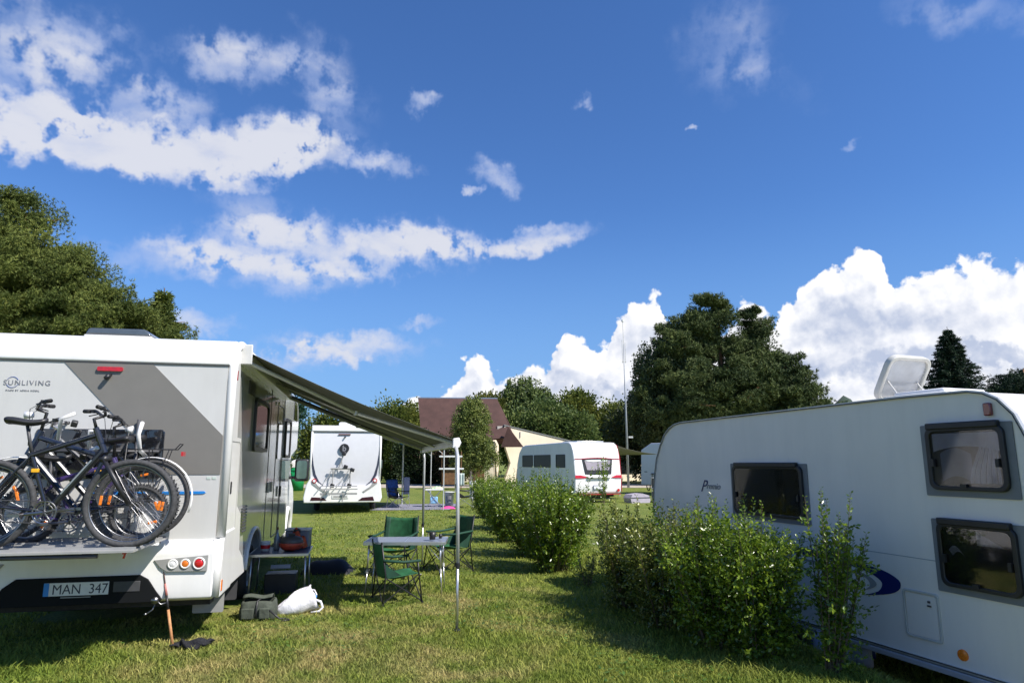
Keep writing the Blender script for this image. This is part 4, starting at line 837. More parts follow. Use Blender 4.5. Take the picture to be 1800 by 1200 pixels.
# its awning
aw2 = MB().prism([(1.08, 2.55), (1.08, 2.72), (1.14, 2.74), (1.22, 2.68), (1.20, 2.57)], .6, 4.6, 'XZ').build('awning_case', white, m2, bevel=.01)
MB().grid(lambda u, v: (1.2 + 2.15 * u, .65 + 3.9 * v, 2.66 - .52 * u - .05 * math.sin(math.pi * u)), 12, 6).build('canvas', mat('grey_canvas', (.30, .31, .31), .8), aw2, smooth=True, solid=.006)
MB().box((3.36, 2.6, 2.14), (.06, 4.0, .09)).build('front_rail', polew, aw2, bevel=.01)
for y, x in ((.65, 3.36), (4.55, 3.36)): MB().tube([(x, y, 0), (x, y, 2.12)], .022, 8).build('support_leg', polew, aw2)
MB().tube([(3.36, .66, 1.9), (2.9, .66, 2.3)], .012, 6).tube([(3.36, 4.54, 1.9), (2.9, 4.54, 2.3)], .012, 6).build('brace', polew, aw2)
# guy pole with blue sign-like round on the far side of the second motorhome
rs = empty('round_sign', (-4.35, 27.0, 0), 0, 'small blue round disc on a thin white pole beside the middle-distance motorhome', 'sign')
MB().tube([(0, 0, 0), (0, 0, 2.55)], .03, 8).build('pole', polew, rs); MB().cyl((0, -.04, 2.55), .22, .03, 'Y', 24).build('disc', blue, rs); MB().cyl((0, -.058, 2.55), .10, .01, 'Y', 20).build('disc_mark', clearl, rs)
# ================================================================== far caravan with red trim and its awning
c2 = empty('caravan', (3.6, 28.35, 0), 22.0, 'white caravan with dark red trim lines seen from behind over the hedge', 'caravan')
c2p = [(0.10, .32), (0.0, .42), (-0.03, 1.0), (0.02, 1.35), (.08, 1.85), (.16, 2.15), (.30, 2.38), (.50, 2.48), (.8, 2.50), (5.2, 2.46), (5.6, 2.38), (5.95, 2.1), (6.2, 1.6), (6.3, 1.0), (6.2, .4), (6.0, .32)]
MB().prism(c2p, -1.1, 1.1).build('body', white, c2, bevel=.05, seg=3)
def backwall(x0, x1, z): # y of the rear surface at height z
    L = [(p[1], p[0]) for p in c2p[1:9]]; 
    for (za, ya), (zb, yb) in zip(L, L[1:]):
        if za <= z <= zb: return ya + (yb - ya) * (z - za) / (zb - za)
    return 0
def rearstrip(pts, m, name, off=.012, par=None):
    n = len(pts) // 2
    return MB().add([(x, backwall(0, 0, z) - off, z) for x, z in pts], [(k, k + 1, n + k + 1, n + k) for k in range(n - 1)]).build(name, m, par or c2, solid=.008)
w_ = rearstrip([(-.72, .0 + 1.78), (-.3, 1.80), (.3, 1.80), (.72, 1.78), (-.62, 1.16), (-.3, 1.14), (.3, 1.14), (.62, 1.16)], blackp, 'rear_window')
rearstrip([(-.62, 1.73), (-.3, 1.745), (.3, 1.745), (.62, 1.73), (-.52, 1.33), (-.3, 1.32), (.3, 1.32), (.52, 1.33)], mat('grey_lilac_blind', (.30, .27, .31), .5, var=.12), 'blind', .030, w_)
rearstrip([(-.60, 1.735), (-.2, 1.75), (.1, 1.75), (.5, 1.735), (-.50, 1.69), (-.2, 1.66), (.1, 1.69), (.4, 1.66)], platew, 'curtain', .042, w_)
rearstrip([(-1.06, 1.80), (-.72, 1.81), (0, 1.85), (.72, 1.81), (1.08, 1.80), (-1.06, 1.77), (-.72, 1.78), (0, 1.82), (.72, 1.78), (1.08, 1.77)], redtrim, 'red_trim_line', .022)
rearstrip([(-1.10, 1.12), (-.85, 1.12), (-.45, 1.04), (-1.10, 1.00), (-.85, 1.0), (-.45, 1.02)], red, 'tail_lamp', .03); rearstrip([(1.10, 1.12), (.85, 1.12), (.62, 1.04), (1.10, 1.0), (.85, 1.0), (.62, 1.02)], red, 'tail_lamp', .03)
MB().box((0, -.06, 1.02), (1.1, .12, .035)).build('handle_ledge', panel, c2, bevel=.01)
MB().box((.02, -.045, .62), (.52, .02, .12)).build('number_plate', platew, c2); MB().band(rrect(-.28, .54, .32, .70, .03), rrect(-.26, .56, .30, .68, .02), -.055, -.045, 'XZ').build('plate_surround', navy, c2)
MB().box((0, -.01, .34), (2.1, .05, .03)).build('red_bottom_line', redtrim, c2)
MB().tube([(1.10, -.02, .45), (1.10, .0, 1.0), (1.10, .08, 1.85), (1.10, .30, 2.36), (1.1, .8, 2.49)], .018, 8).build('red_edge_line', redtrim, c2)
MB().cyl((.93, -.05, .50), .06, .03, 'Y', 18).build('fog_lamp', red, c2)
for y0, y1 in ((.85, 1.75), (2.3, 4.1), (4.25, 5.5)): wall_window(c2, y0, y1, 1.42, 1.98, -1.1, -1, blackp, blackp, .04, .05, out=.02)
MB().prism([(.8, 2.50), (.8, 2.56), (2.2, 2.56), (2.2, 2.50)], -.55, .75).build('roof_rail', silver, c2, bevel=.01)
road_wheel(c2, -.95, 3.0, .31, .18, side=-1); road_wheel(c2, .95, 3.0, .31, .18, side=1)
MB().box((0, 3, .27), (1.8, 5.4, .1)).box((0, .5, .2), (1.6, .06, .06)).build('chassis', rubber, c2)
aw3 = MB().prism([(1.08, 2.30), (1.08, 2.45), (1.18, 2.42), (1.18, 2.30)], .7, 4.2, 'XZ').build('awning_case', darkgrey, c2)
MB().grid(lambda u, v: (1.15 + 2.4 * u, .75 + 3.4 * v, 2.42 - .42 * u - .07 * math.sin(math.pi * u)), 12, 6).build('canvas', mat('olive_canvas_awning', (.20, .19, .155), .85), aw3, smooth=True, solid=.006)
for y in (.75, 4.15): MB().tube([(3.5, y, 0), (3.5, y, 2.0)], .025, 8).build('support_leg', polew, aw3)
# things by that caravan: folded grey mat/box and crates
bx = empty('storage_box', (5.2, 28.4, 0), 20, 'pale lilac rounded storage box standing behind the red-trimmed caravan', 'box')
MB().prism([(-.42, 0), (-.48, .2), (-.38, .34), (.1, .38), (.4, .30), (.46, .12), (.42, 0)], -.3, .3, 'XZ').build('shell', mat('lilac_grey', (.42, .38, .44), .5), bx, smooth=False); MB().box((0, -.31, .22), (1.0, .02, .02)).build('lid_seam', darkgrey, bx)
cb = empty('crate_stack', (6.3, 28.6, 0), 10, 'dark shelf unit with pale edges between the two far vehicles', 'shelf')
MB().box((0, 0, .30), (.7, .45, .26)).box((0, 0, .78), (.7, .45, .34)).build('drawer', darkgrey, cb, bevel=.02); MB().box((0, 0, .14), (.76, .5, .04)).box((0, 0, .57), (.76, .5, .04)).box((0, 0, 1.0), (.76, .5, .04)).build('shelf_board', panel, cb)
for sx in (-.36, .36):
    for sy in (-.22, .22): MB().box((sx, sy, .5), (.03, .03, 1.0)).build('leg', silver, cb)
# third vehicle, mostly hidden
m3 = empty('motorhome', (11.35, 31.2, 0), 30, 'white motorhome half hidden behind the large right-hand caravan, a bike wheel at its corner', 'motorhome')
MB().prism([(0.0, .45), (0.0, 2.3), (.10, 2.50), (.35, 2.60), (6, 2.65), (6.8, 2.3), (6.9, .45)], -1.12, 1.12).build('body', white2, m3, bevel=.05, seg=3)
MB().prism([(-.7, 2.6), (-.6, 2.76), (.6, 2.76), (.7, 2.6)], .7, 2.6, 'XZ').build('roof_box', white, m3, bevel=.03)
MB().prism(rrect(-.5, 1.4, .6, 1.95, .05), -.02, .01, 'XZ').build('rear_window', glass, m3); road_wheel(m3, -.95, 1.6, side=-1); road_wheel(m3, .95, 1.6, side=1)
MB().prism(rrect(-.9, .5, .9, .75, .03), -.06, .01, 'XZ').build('bumper', panel, m3, bevel=.02)
bk = empty('bicycle', (6.9, 31.9, 0), 96, 'dark bicycle leaning by the half hidden motorhome beyond the right caravan', 'bicycle')
bk.location = (7.35, 35.9, .15)
for x in (-.5, .5):
    w = MB().ring((x, 0, .34), .32, .028, 'Y', 36, 8).build('wheel', rubber, bk, smooth=True); spokes(.3, 0, 20).build('spokes', steel, w).location = (x, 0, .34)
MB().tube([(-.5, 0, .34), (-.1, 0, .3), (.3, 0, .8), (-.2, 0, .82), (-.1, 0, .3)], .018, 8).tube([(.5, 0, .34), (.3, 0, .85), (.26, 0, .98)], .018, 8).tube([(-.2, 0, .8), (-.5, 0, .34)], .012, 6).build('frame', blackp, bk)
MB().tube([(.26, -.28, 1.0), (.26, .28, 1.0)], .014, 8).build('handlebar', blackp, bk); MB().box((-.22, 0, .9), (.25, .12, .05)).build('saddle', blackp, bk, bevel=.02)
# ================================================================== camping furniture
def chair(name, x, y, rz, label, cloth, cloth2, frame=blackp, s=1.0, group='green folding camp chairs around the table', towel=None, armc=None):
    c = empty(name, (x, y, gzf(x, y)), rz, label, 'camp chair', group)   # faces local -y
    W, Dp = .25 * s, .24 * s
    back = lambda u, v: ((-W - .015 + (2 * W + .03) * u), .23 * s + .085 * s * v + .055 * s * math.sin(math.pi * u) * (1 - .35 * v), (.36 + .46 * v - .02 * math.sin(math.pi * u) * v) * s)
    MB().grid(back, 12, 10).build('backrest', cloth, c, smooth=True, solid=.006)
    for u0 in (0.0, .86): MB().grid(lambda u, v: tuple(Vector(back(u0 + .14 * u, v)) + Vector((0, -.006 if u0 else -.006, 0))), 3, 6).build('backrest_edge', cloth2, c, smooth=True, solid=.004)
    seat = lambda u, v: ((-W + 2 * W * u), (-.24 + .47 * v) * s, (.40 - .045 * v - .055 * math.sin(math.pi * u) * math.sin(math.pi * (v * .8 + .1)) + .012 * math.sin(u * 9) * math.sin(v * 7)) * s)
    MB().grid(seat, 12, 10).build('seat', cloth, c, smooth=True, solid=.006)
    for sx in (-1, 1): MB().add([(sx * W, .02 * s, .385 * s), (sx * W, .23 * s, .355 * s), (sx * (W + .02), .28 * s, .60 * s), (sx * (W + .01), .20 * s, .50 * s)], [(0, 1, 2, 3)]).build('side_panel', cloth2, c, solid=.004)
    for sx in (-1, 1):
        MB().tube([(sx * (W + .045), .29 * s, .01), (sx * (W + .025), .25 * s, .40 * s), (sx * (W + .018), .32 * s, .84 * s)], .0095, 8).build('back_post', frame, c, smooth=True)
        MB().tube([(sx * (W + .045), -.27 * s, .01), (sx * (W + .03), -.22 * s, .41 * s), (sx * (W + .035), -.20 * s, .56 * s)], .0095, 8).build('front_leg', frame, c, smooth=True)
        MB().tube([(sx * (W + .035), -.24 * s, .575 * s), (sx * (W + .032), .0, .565 * s), (sx * (W + .028), .29 * s, .60 * s)], .017, 8).build('armrest', armc or cloth2, c, smooth=True)
        MB().tube([(sx * (W + .04), .29 * s, .03), (sx * (W + .03), -.23 * s, .40 * s)], .008, 6).tube([(sx * (W + .04), -.27 * s, .03), (sx * (W + .03), .24 * s, .36 * s)], .008, 6).build('side_brace', frame, c)
    MB().tube([(-W - .03, -.25 * s, .39 * s), (W + .04, -.27 * s, .03)], .008, 6).tube([(W + .03, -.25 * s, .39 * s), (-W - .04, -.27 * s, .03)], .008, 6).build('front_brace', frame, c)
    MB().tube([(-W - .03, .25 * s, .36 * s), (W + .04, .29 * s, .03)], .008, 6).tube([(W + .03, .25 * s, .36 * s), (-W - .04, .29 * s, .03)], .008, 6).build('back_brace', frame, c)
    ft = MB()
    for sx in (-1, 1):
        for yy in (-.27, .29): ft.cyl((sx * (W + .045), yy * s, .015), .018, .03, 'Z', 10)
    ft.build('foot_cap', frame, c)
    return c
chair('camp_chair', -1.40, 8.55, 115, 'green camp chair nearest the viewer, turned sideways at the table end', greenf, greend, s=.86)
chair('camp_chair', -1.78, 10.35, -14, 'green camp chair behind the table, facing the viewer', greenf, greend, s=1.0)
chair('camp_chair', -1.00, 10.75, -58, 'green camp chair at the right behind the table, next to the awning leg', greenf, greend, s=1.0)
tb = empty('folding_table', (-1.375, 9.06, gzf(-1.4, 9)), 2.0, 'grey aluminium folding table with a black cup, between green chairs', 'table')
MB().box((0, 0, .655), (1.02, .60, .022)).build('tabletop', tabletop, tb, bevel=.006)
MB().box((0, -.305, .650), (1.03, .012, .040)).box((0, .305, .650), (1.03, .012, .040)).box((-.515, 0, .650), (.012, .60, .040)).box((.515, 0, .650), (.012, .60, .040)).box((0, 0, .6672), (.01, .6, .003)).build('rim', silver, tb, bevel=.004)
for sx in (-.45, .45):
    for sy in (-.26, .26):
        dx = -.035 if sx < 0 else .03
        l = MB().tube([(sx, sy, .64), (sx + dx * .4, sy, .30)], .0125, 10).build('leg', silver, tb, smooth=True); MB().tube([(sx + dx * .35, sy, .32), (sx + dx, sy, .012)], .009, 8).build('lower_leg', silver, l, smooth=True); MB().cyl((sx + dx * .4, sy, .31), .017, .04, 'Z', 10).build('collar', panel, l)
        MB().tube([(sx * .98, sy, .45), (sx * .62, sy, .635)], .006, 6).build('strut', silver, l)
MB().tube([(-.46, -.26, .52), (-.46, .26, .52)], .007, 6).tube([(.46, -.26, .52), (.46, .26, .52)], .007, 6).box((0, -.29, .63), (.09, .03, .02)).build('crossbar', silver, tb)
def cup(x, y, z, r, h, m, label):
    c = empty('cup', (x, y, z), 0, label, 'cup')
    MB().lathe([(0, .004), (r * .85, .004), (r * .85, 0), (r * .9, 0), (r, h), (r * .92, h), (r * .8, .01), (0, .01)]).build('beaker', m, c, smooth=True); MB().ring((r * 1.15, 0, h * .55), r * .4, .004, 'Y', 16, 6).build('handle', m, c)
    return c
cup(-1.03, 8.93, .668, .042, .095, blackp, 'black mug on the right end of the grey folding table')
cup(-.94, 9.05, .668, .022, .055, blackp, 'tiny black pot just right of the mug on the table')
# second table at the motorhome wall
t2 = empty('folding_table', (-2.91, 8.76, 0), 12.4, 'low folding table in shade against the motorhome side', 'table')
MB().box((0, 0, .545), (.68, .72, .02)).build('tabletop', mat('dark_tabletop', (.12, .14, .20), .4), t2, bevel=.005)
MB().box((0, -.365, .540), (.70, .012, .034)).box((0, .365, .540), (.70, .012, .034)).box((-.345, 0, .540), (.012, .72, .034)).box((.345, 0, .540), (.012, .72, .034)).build('rim', silver, t2, bevel=.003)
for sx in (-.31, .31):
    for sy in (-.33, .33): MB().tube([(sx, sy, .53), (sx * 1.05, sy, .01)], .011, 8).build('leg', silver, t2, smooth=True)
def on2(x, y): a = rad(12.4); return (-2.91 + x * math.cos(a) - y * math.sin(a), 8.76 + x * math.sin(a) + y * math.cos(a), .556)
gr = empty('table_grill', on2(.12, -.12), 20, 'round dark grill with orange-red rim on the shaded table', 'grill')
MB().lathe([(0, .02), (.10, .02), (.145, .06), (.155, .10), (.15, .105), (.09, .10), (0, .11)]).build('bowl', mat('brick_red', (.36, .045, .022), .4, var=.3, scale=20), gr, smooth=True)
MB().lathe([(.14, .105), (.142, .13), (.12, .165), (.06, .185), (0, .19)]).build('lid', darkgrey, gr, smooth=True); MB().box((0, 0, .20), (.08, .03, .03)).build('handle', blackp, gr, bevel=.006)
jk = empty('jacket', on2(.16, .1), 0, 'crumpled orange-red jacket behind the grill on the shaded table', 'jacket')
MB().grid(lambda u, v: ((u - .5) * .26, (v - .5) * .18, .02 + .20 * math.sin(math.pi * u) ** .6 * math.sin(math.pi * v) ** .6 * (1 + .25 * math.sin(u * 11 + v * 6))), 16, 12).build('cloth', mat('orange_cloth', (.50, .07, .02), .8, var=.3, scale=20), jk, smooth=True, solid=.004)
MB().lathe([(0, .2), (.04, .2), (.045, .24), (0, .26)]).build('hood', blackp, jk, smooth=True)
cbx = empty('cool_box', on2(.17, .24), 4, 'grey-blue cool box at the back of the shaded table', 'cool box')
MB().box((0, 0, .11), (.30, .20, .22)).build('case', mat('blue_grey_case', (.15, .17, .22), .5), cbx, bevel=.015); MB().box((0, 0, .232), (.31, .21, .025)).build('lid', panel, cbx, bevel=.008)
bt = empty('bottle', on2(-.08, .1), 0, 'clear bottle with brown neck label on the shaded table', 'bottle')
MB().lathe([(0, 0), (.035, 0), (.037, .02), (.037, .15), (.014, .20), (.012, .25), (0, .25)]).build('glass_body', mat('bottle_glass', (.25, .28, .28), .1, coat=.8), bt, smooth=True); MB().cyl((0, 0, .26), .014, .03, 'Z', 12).build('cap', woodb, bt)
jr = empty('food_tub', on2(-.2, -.02), 0, 'small white tub with red label on the shaded table', 'tub')
MB().lathe([(0, 0), (.05, 0), (.058, .10), (0, .10)]).build('pot', platew, jr, smooth=True); MB().lathe([(.0575, .03), (.0605, .075)]).build('label_band', red, jr, smooth=True); MB().cyl((0, 0, .108), .062, .014, 'Z', 18).build('lid', platew, jr)
# things under and beside it
cs = empty('storage_crate', (-2.96, 8.95, 0), 12, 'dark crate with a pale lid standing under the shaded table', 'crate')
MB().box((0, 0, .13), (.38, .30, .26)).build('bin', blackp, cs, bevel=.01); MB().box((-.02, .02, .325), (.24, .18, .012), (.1, 0, .1)).build('lid', tabletop, cs)
hb = tag(MB().grid(lambda u, v: ((u - .5) * .75, (v - .5) * .5, .22 * (math.sin(math.pi * u) * math.sin(math.pi * v)) ** .55 * (1 + .15 * math.sin(u * 8 + 2 * v)) - .01), 20, 14).build('holdall', mat('black_holdall', (.012, .012, .02), .7), smooth=True), 'black holdall in the awning shade beyond the low table', 'bag'); hb.location = (-2.80, 10.6, 0)
# olive tackle bag
bg = empty('tackle_bag', (-2.72, 7.55, 0), 10, 'olive canvas shoulder bag with open top, on the grass by the rear wheel', 'bag')
def loft(rings, m=None):
    k = len(rings[0]); m = m or MB(); vs = [v for r in rings for v in r]
    return m.add(vs, [(i * k + j, i * k + (j + 1) % k, (i + 1) * k + (j + 1) % k, (i + 1) * k + j) for i in range(len(rings) - 1) for j in range(k)] + [tuple(range(k))])
rr = []
for z, sx, sy in ((0, .17, .11), (.02, .185, .125), (.10, .19, .13), (.17, .175, .12), (.195, .165, .105), (.19, .145, .09), (.13, .14, .085)):
    rr.append([(sx * (abs(math.cos(a)) ** .45) * (1 if math.cos(a) > 0 else -1) * (1 + .02 * math.sin(a * 5 + z * 30)), sy * (abs(math.sin(a)) ** .45) * (1 if math.sin(a) > 0 else -1), z + .008 * math.sin(a * 3)) for a in np.linspace(0, 2 * math.pi, 33)[:-1]])
loft(rr).build('bag_body', oliveb, bg, smooth=True)
MB().box((0, 0, .12), (.27, .16, .01)).build('inner', blackp, bg)
MB().box((-.09, -.135, .08), (.13, .03, .11)).box((.08, -.135, .08), (.11, .035, .11)).build('pocket', oliveb, bg, bevel=.012, seg=3)
MB().grid(lambda u, v: (-.16 + .30 * u, .10 - .16 * v, .195 + .05 * math.sin(math.pi * v * .8) + .01 * math.sin(u * 7)), 10, 8).build('flap', oliveb, bg, smooth=True, solid=.012)
MB().tube([(.0, -.14, .02), (.0, -.155, .10), (.0, -.12, .20), (.05, .02, .235), (.12, .12, .18)], .009, 6).tube([(.12, -.14, .12), (.24, -.17, .03), (.30, -.10, .015), (.34, -.16, .012), (.27, -.2, .012)], .010, 6).build('strap', blackp, bg, smooth=True)
# white sack
sk = empty('shopping_bag', (-2.36, 7.86, 0), 20, 'big white plastic bag slumped on the grass below the awning, its mouth to the right', 'bag')
rr = []
for t in np.linspace(0, 1, 14):
    cx = -.26 + .40 * t; cz = .035 + .17 * t ** 1.2; ry = .10 * math.sin(min(1, t * 1.7 + .12) * math.pi / 2) + .02; rz_ = (.03 + .12 * math.sin(min(1, t * 1.5 + .1) * math.pi / 2))
    rr.append([(cx + .05 * math.sin(a) * -t + .010 * math.sin(a * 4 + t * 9), ry * math.cos(a) * (1 + .08 * math.sin(3 * a + t * 7)), max(.004, (cz + rz_ * math.sin(a) * (1 + .08 * math.sin(5 * a + t * 11))) * .82)) for a in np.linspace(0, 2 * math.pi, 29)[:-1]])
loft(rr).build('bag_skin', sackw, sk, smooth=True, solid=.002)
MB().box((.10, 0, .15), (.08, .12, .10), (0, .5, .2)).build('blue_packet', mat('packet_blue', (.10, .28, .62), .4), sk, bevel=.01); MB().box((.09, .02, .20), (.07, .07, .03), (0, .4, .2)).build('inner_packet', mat('packet_beige', (.45, .42, .32), .5), sk, bevel=.008)
MB().tube([(.12, -.09, .15), (.20, -.10, .12), (.225, -.10, .06), (.19, -.10, .02), (.10, -.10, .012)], [.012, .014, .014, .012, .01], 8).tube([(.06, .07, .235), (.14, .05, .22), (.16, -.02, .18)], .008, 8).build('bag_handle', sackw, sk, smooth=True)
# ---- camp behind: mat, chairs, small table, bucket
tag(MB().grid(lambda u, v: (-4.95 + 2.75 * u + .5 * v * .2, 23.75 + .3 * u + 3.3 * v, .018 + .006 * math.sin(u * 14) * math.sin(v * 9)), 24, 14).build('ground_mat', mat('grey_mat', (.20, .20, .25), .85, var=.2, scale=4), smooth=True, solid=.006), 'grey-blue ground mat spread beside the middle-distance motorhome', 'mat')
fc_ = chair('camp_chair', -4.15, 25.0, 62, 'black camp chair draped with a blue towel on the grey mat', blackp, blackp, s=1.05, group='black camp chairs on the far pitch', frame=silver)
tw = tag(MB().grid(lambda u, v: (-.30 + .60 * u, .26 + .10 * math.sin(v * math.pi) + .012 * math.sin(u * 17), .95 - .88 * abs(v - .35) ** 1.0 * 1.05), 20, 12).build('towel', bluef, smooth=True, solid=.02), 'dark blue towel hanging over the back of the far black chair', 'towel'); tw.location = (-4.15, 25.0, .08); tw.rotation_euler = (0, 0, rad(62))
tw2 = tag(MB().grid(lambda u, v: (.12 + .22 * u, .40 + .012 * math.sin(u * 17), 1.02 - .62 * v), 10, 8).build('towel', mat('grey_lilac_towel', (.24, .25, .36), .9), smooth=True, solid=.02), 'grey-lilac cloth hanging beside the dark blue towel', 'towel'); tw2.location = (-4.0, 24.85, .08); tw2.rotation_euler = (0, 0, rad(20))
ch5 = chair('camp_chair', -1.75, 25.3, 100, 'black camp chair near the hedge end with towels on its back', blackp, blackp, s=1.05, group='black camp chairs on the far pitch', frame=silver)
tw3 = tag(MB().grid(lambda u, v: (-.10 + .20 * u, .03 * math.sin(u * 12), .95 - .62 * v + .05 * math.sin(u * 8)), 14, 8).build('towel', mat('striped_white_towel', (.74, .72, .78), .9, var=.35, scale=14), smooth=True, solid=.03), 'white and grey striped towel hanging at the near end of the hedge', 'towel'); tw3.location = (-1.42, 24.6, .0)
tw4 = tag(MB().grid(lambda u, v: (-.10 + .20 * u, .02 * math.sin(u * 12), 1.25 - .45 * v), 8, 6).build('towel', mat('pale_grey_towel', (.50, .58, .54), .9), smooth=True, solid=.02), 'pale grey-green cloth hung from the far awning strut', 'towel'); tw4.location = (-1.85, 24.9, .0)
ft = empty('camp_table', (-2.92, 25.6, .02), 5, 'small white picnic table with crossed legs and blue shelf on the grey mat', 'table')
MB().box((0, 0, .62), (.66, .45, .05)).build('tabletop', platew, ft, bevel=.01); MB().tube([(-.26, -.18, .60), (.26, -.18, .01)], .014, 6).tube([(.26, -.18, .60), (-.26, -.18, .01)], .014, 6).build('leg', silver, ft); MB().tube([(-.26, .18, .60), (.26, .18, .01)], .014, 6).tube([(.26, .18, .60), (-.26, .18, .01)], .014, 6).build('leg', silver, ft)
MB().box((.0, -.02, .24), (.27, .30, .24)).build('hanging_shelf', lbluef, ft, bevel=.02)
gc = tag(MB().grid(lambda u, v: (-.18 + .46 * u, (v - .5) * .3, .10 * math.sin(math.pi * u) ** .6 * math.sin(math.pi * v) ** .5 + .01 * math.sin(u * 20)), 14, 8).build('cloth', mat('mint_cloth', (.35, .72, .55), .8, var=.4, scale=12, var_col=(.75, .80, .45)), smooth=True), 'mint and pale yellow cloth heaped on the small picnic table', 'cloth'); gc.location = (-2.85, 25.6, .665)
bu = empty('bucket', (-2.38, 25.9, .03), 0, 'tall white bucket standing on the grey mat', 'bucket')
MB().lathe([(0, 0), (.15, 0), (.19, .50), (.205, .50), (.205, .52), (.18, .52), (.14, .02), (0, .02)]).build('pail', platew, bu, smooth=True); MB().grid(lambda u, v: (.176 * math.cos(rad(240 + 60 * u)) * (1 + .10 * v), .176 * math.sin(rad(240 + 60 * u)) * (1 + .10 * v), .12 + .26 * v), 8, 3).build('label', inkgrey, bu)
MB().tube([(-.2, 0, .5), (-.12, 0, .56), (.12, 0, .56), (.2, 0, .5)], .007, 6).build('handle', darkgrey, bu)
pc = tag(MB().grid(lambda u, v: ((u - .5) * .5, (v - .5) * .3, .09 * math.sin(math.pi * u) ** .5 * math.sin(math.pi * v) ** .5), 14, 8).build('cloth', pinkr, smooth=True), 'bright pink cloth dropped on the right end of the grey mat', 'cloth'); pc.location = (-2.28, 24.5, .02)
# wooden counter by the road, green bin
wd = empty('garden_cart', (-3.75, 42.0, 0), 3, 'brown wooden stand with white boards beside the road, beyond the awning legs', 'stand')
MB().box((0, 0, .75), (1.1, .7, .9)).build('wooden_case', woodb, wd, bevel=.02); MB().box((0, 0, 1.25), (1.5, .9, .10)).box((-.05, 0, 2.0), (1.4, .8, .10)).build('white_board', platew, wd, bevel=.01)
for sx in (-.6, .6): MB().box((sx, 0, 1.15), (.06, .06, 2.3)).build('post', woodb, wd)
bn = empty('rubbish_bin', (-12.75, 40.3, 0), 0, 'green plastic rubbish bin beyond the motorhome mirror', 'bin')
MB().lathe([(0, 0), (.38, 0), (.46, 1.15), (0, 1.15)], n=20).build('barrel', greenp, bn, smooth=True); MB().lathe([(.48, 1.15), (.48, 1.22), (.30, 1.38), (0, 1.42)], n=20).build('lid', greenp, bn, smooth=True)
rb = tag(MB().grid(lambda u, v: ((u - .5) * .9, (v - .5) * .5, .45 * (math.sin(math.pi * u) * math.sin(math.pi * v)) ** .5), 10, 8).build('rubbish_bag', mat('pale_bag', (.7, .66, .60), .5, var=.2), smooth=True), 'pale rubbish bag lying on top of the green bin', 'bag'); rb.location = (-12.85, 40.2, 1.35)
# ================================================================== buildings
hs = empty('house', (-5.0, 60, 0), -4, 'small house with steep dark red-brown roof beyond the road', 'house')
# gable end faces left-front; ridge runs along x
MB().prism([(-2.6, 0), (-2.6, 3.2), (0, 3.6), (2.6, 3.2), (2.6, 0)], -3.0, 3.6).build('wall', cream, hs)
rf = MB().add([(-3.5, 0, 7.30), (3.65, 0, 7.20), (5.4, -2.6, 3.75), (-2.4, -3.1, 2.8), (-2.4, -3.1, 2.8)], [(0, 1, 2, 3)]).add([(-3.5, 0, 7.30), (3.65, 0, 7.20), (5.4, 3.0, 3.5), (-2.4, 3.1, 2.8)], [(0, 1, 2, 3)]).build('roof', redroof, hs, solid=.16)
MB().tube([(-3.55, 0, 7.38), (3.7, 0, 7.28)], .06, 6).build('ridge_cap', silver, rf)
MB().add([(-3.35, 0, 7.1), (-2.3, -2.8, 3.0), (-2.3, 2.8, 3.0)], [(0, 1, 2)]).build('gable', mat('dark_boards', (.05, .04, .035), .8), hs, solid=.1)
MB().prism([(4.3, 2.9), (4.9, 4.6), (6.2, 2.9)], -3.2, -2.9, 'XZ').build('lower_roof', redroof, hs)
for x in (-1.6, .6): 
    w_ = MB().prism(rrect(x, 1.2, x + 1.0, 2.2, .02), -2.68, -2.60, 'XZ').build('window', white, hs); MB().prism(rrect(x + .1, 1.3, x + .9, 2.1, .02), -2.70, -2.685, 'XZ').build('pane', glass, w_)
MB().box((2.4, -2.65, 1.0), (.9, .08, 2.0)).build('door', woodb, hs)
MB().box((0, -3.0, 2.75), (5.4, .10, .18)).build('gutter', white, rf)
# white building with a long sloping parapet and arched buttress
wb = empty('modern_building', (-0.65, 57.6, 0), 16, 'cream plastered building with sloping parapet and an arched end beside the red-brown roof', 'building')
pts = [(0.0, 4.75), (6.5, 3.30), (16.0, 2.6), (16.0, 0), (2.5, 0)]
ar = [(0.85 + 2.3 * (1 - math.cos(rad(a))) , 0.0 + 3.1 * math.sin(rad(a))) for a in range(0, 91, 9)]
poly = [(-0.35, 0), (0.0, 1.7), (0.0, 4.75), (6.5, 3.30), (16.0, 2.6), (16.0, 2.2)] + [(6, 3.0), (3.2, 3.15)] + ar[::-1][1:]
MB().prism([(0.0, 0.0), (0.55, 1.6), (0.0, 3.2), (0.0, 4.75), (6.5, 3.35), (18, 2.4), (18, 0), (6, 0), (2.9, 0), (2.9, 2.9), (2.0, 2.7), (1.4, 2.0), (1.1, 1.0), (1.0, 0)], 0, .5, 'XZ').build('parapet_wall', cream, wb)
MB().box((9.5, 3.0, 1.5), (15.0, 5.0, 2.9)).build('block', mat('pale_olive_wall', (.36, .37, .30), .8, var=.05), wb)
MB().prism([(-.05, 4.75), (-.05, 4.83), (6.5, 3.43), (18.05, 2.48), (18.05, 2.40), (6.5, 3.35)], -.06, .56, 'XZ').build('coping', mat('grey_coping', (.22, .23, .22), .6), wb)
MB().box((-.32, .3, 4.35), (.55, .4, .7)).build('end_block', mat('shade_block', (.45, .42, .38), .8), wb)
MB().box((1.4, -.04, 4.0), (.05, .05, .5)).build('crack_strip', midgrey, wb)
wb2 = MB()
for k in range(3): wb2.prism(rrect(10.6 + k * 2.4, .6, 12.4 + k * 2.4, 2.0, .05), -.02, -.002, 'XZ')
wb2.build('window_band', glass, wb)
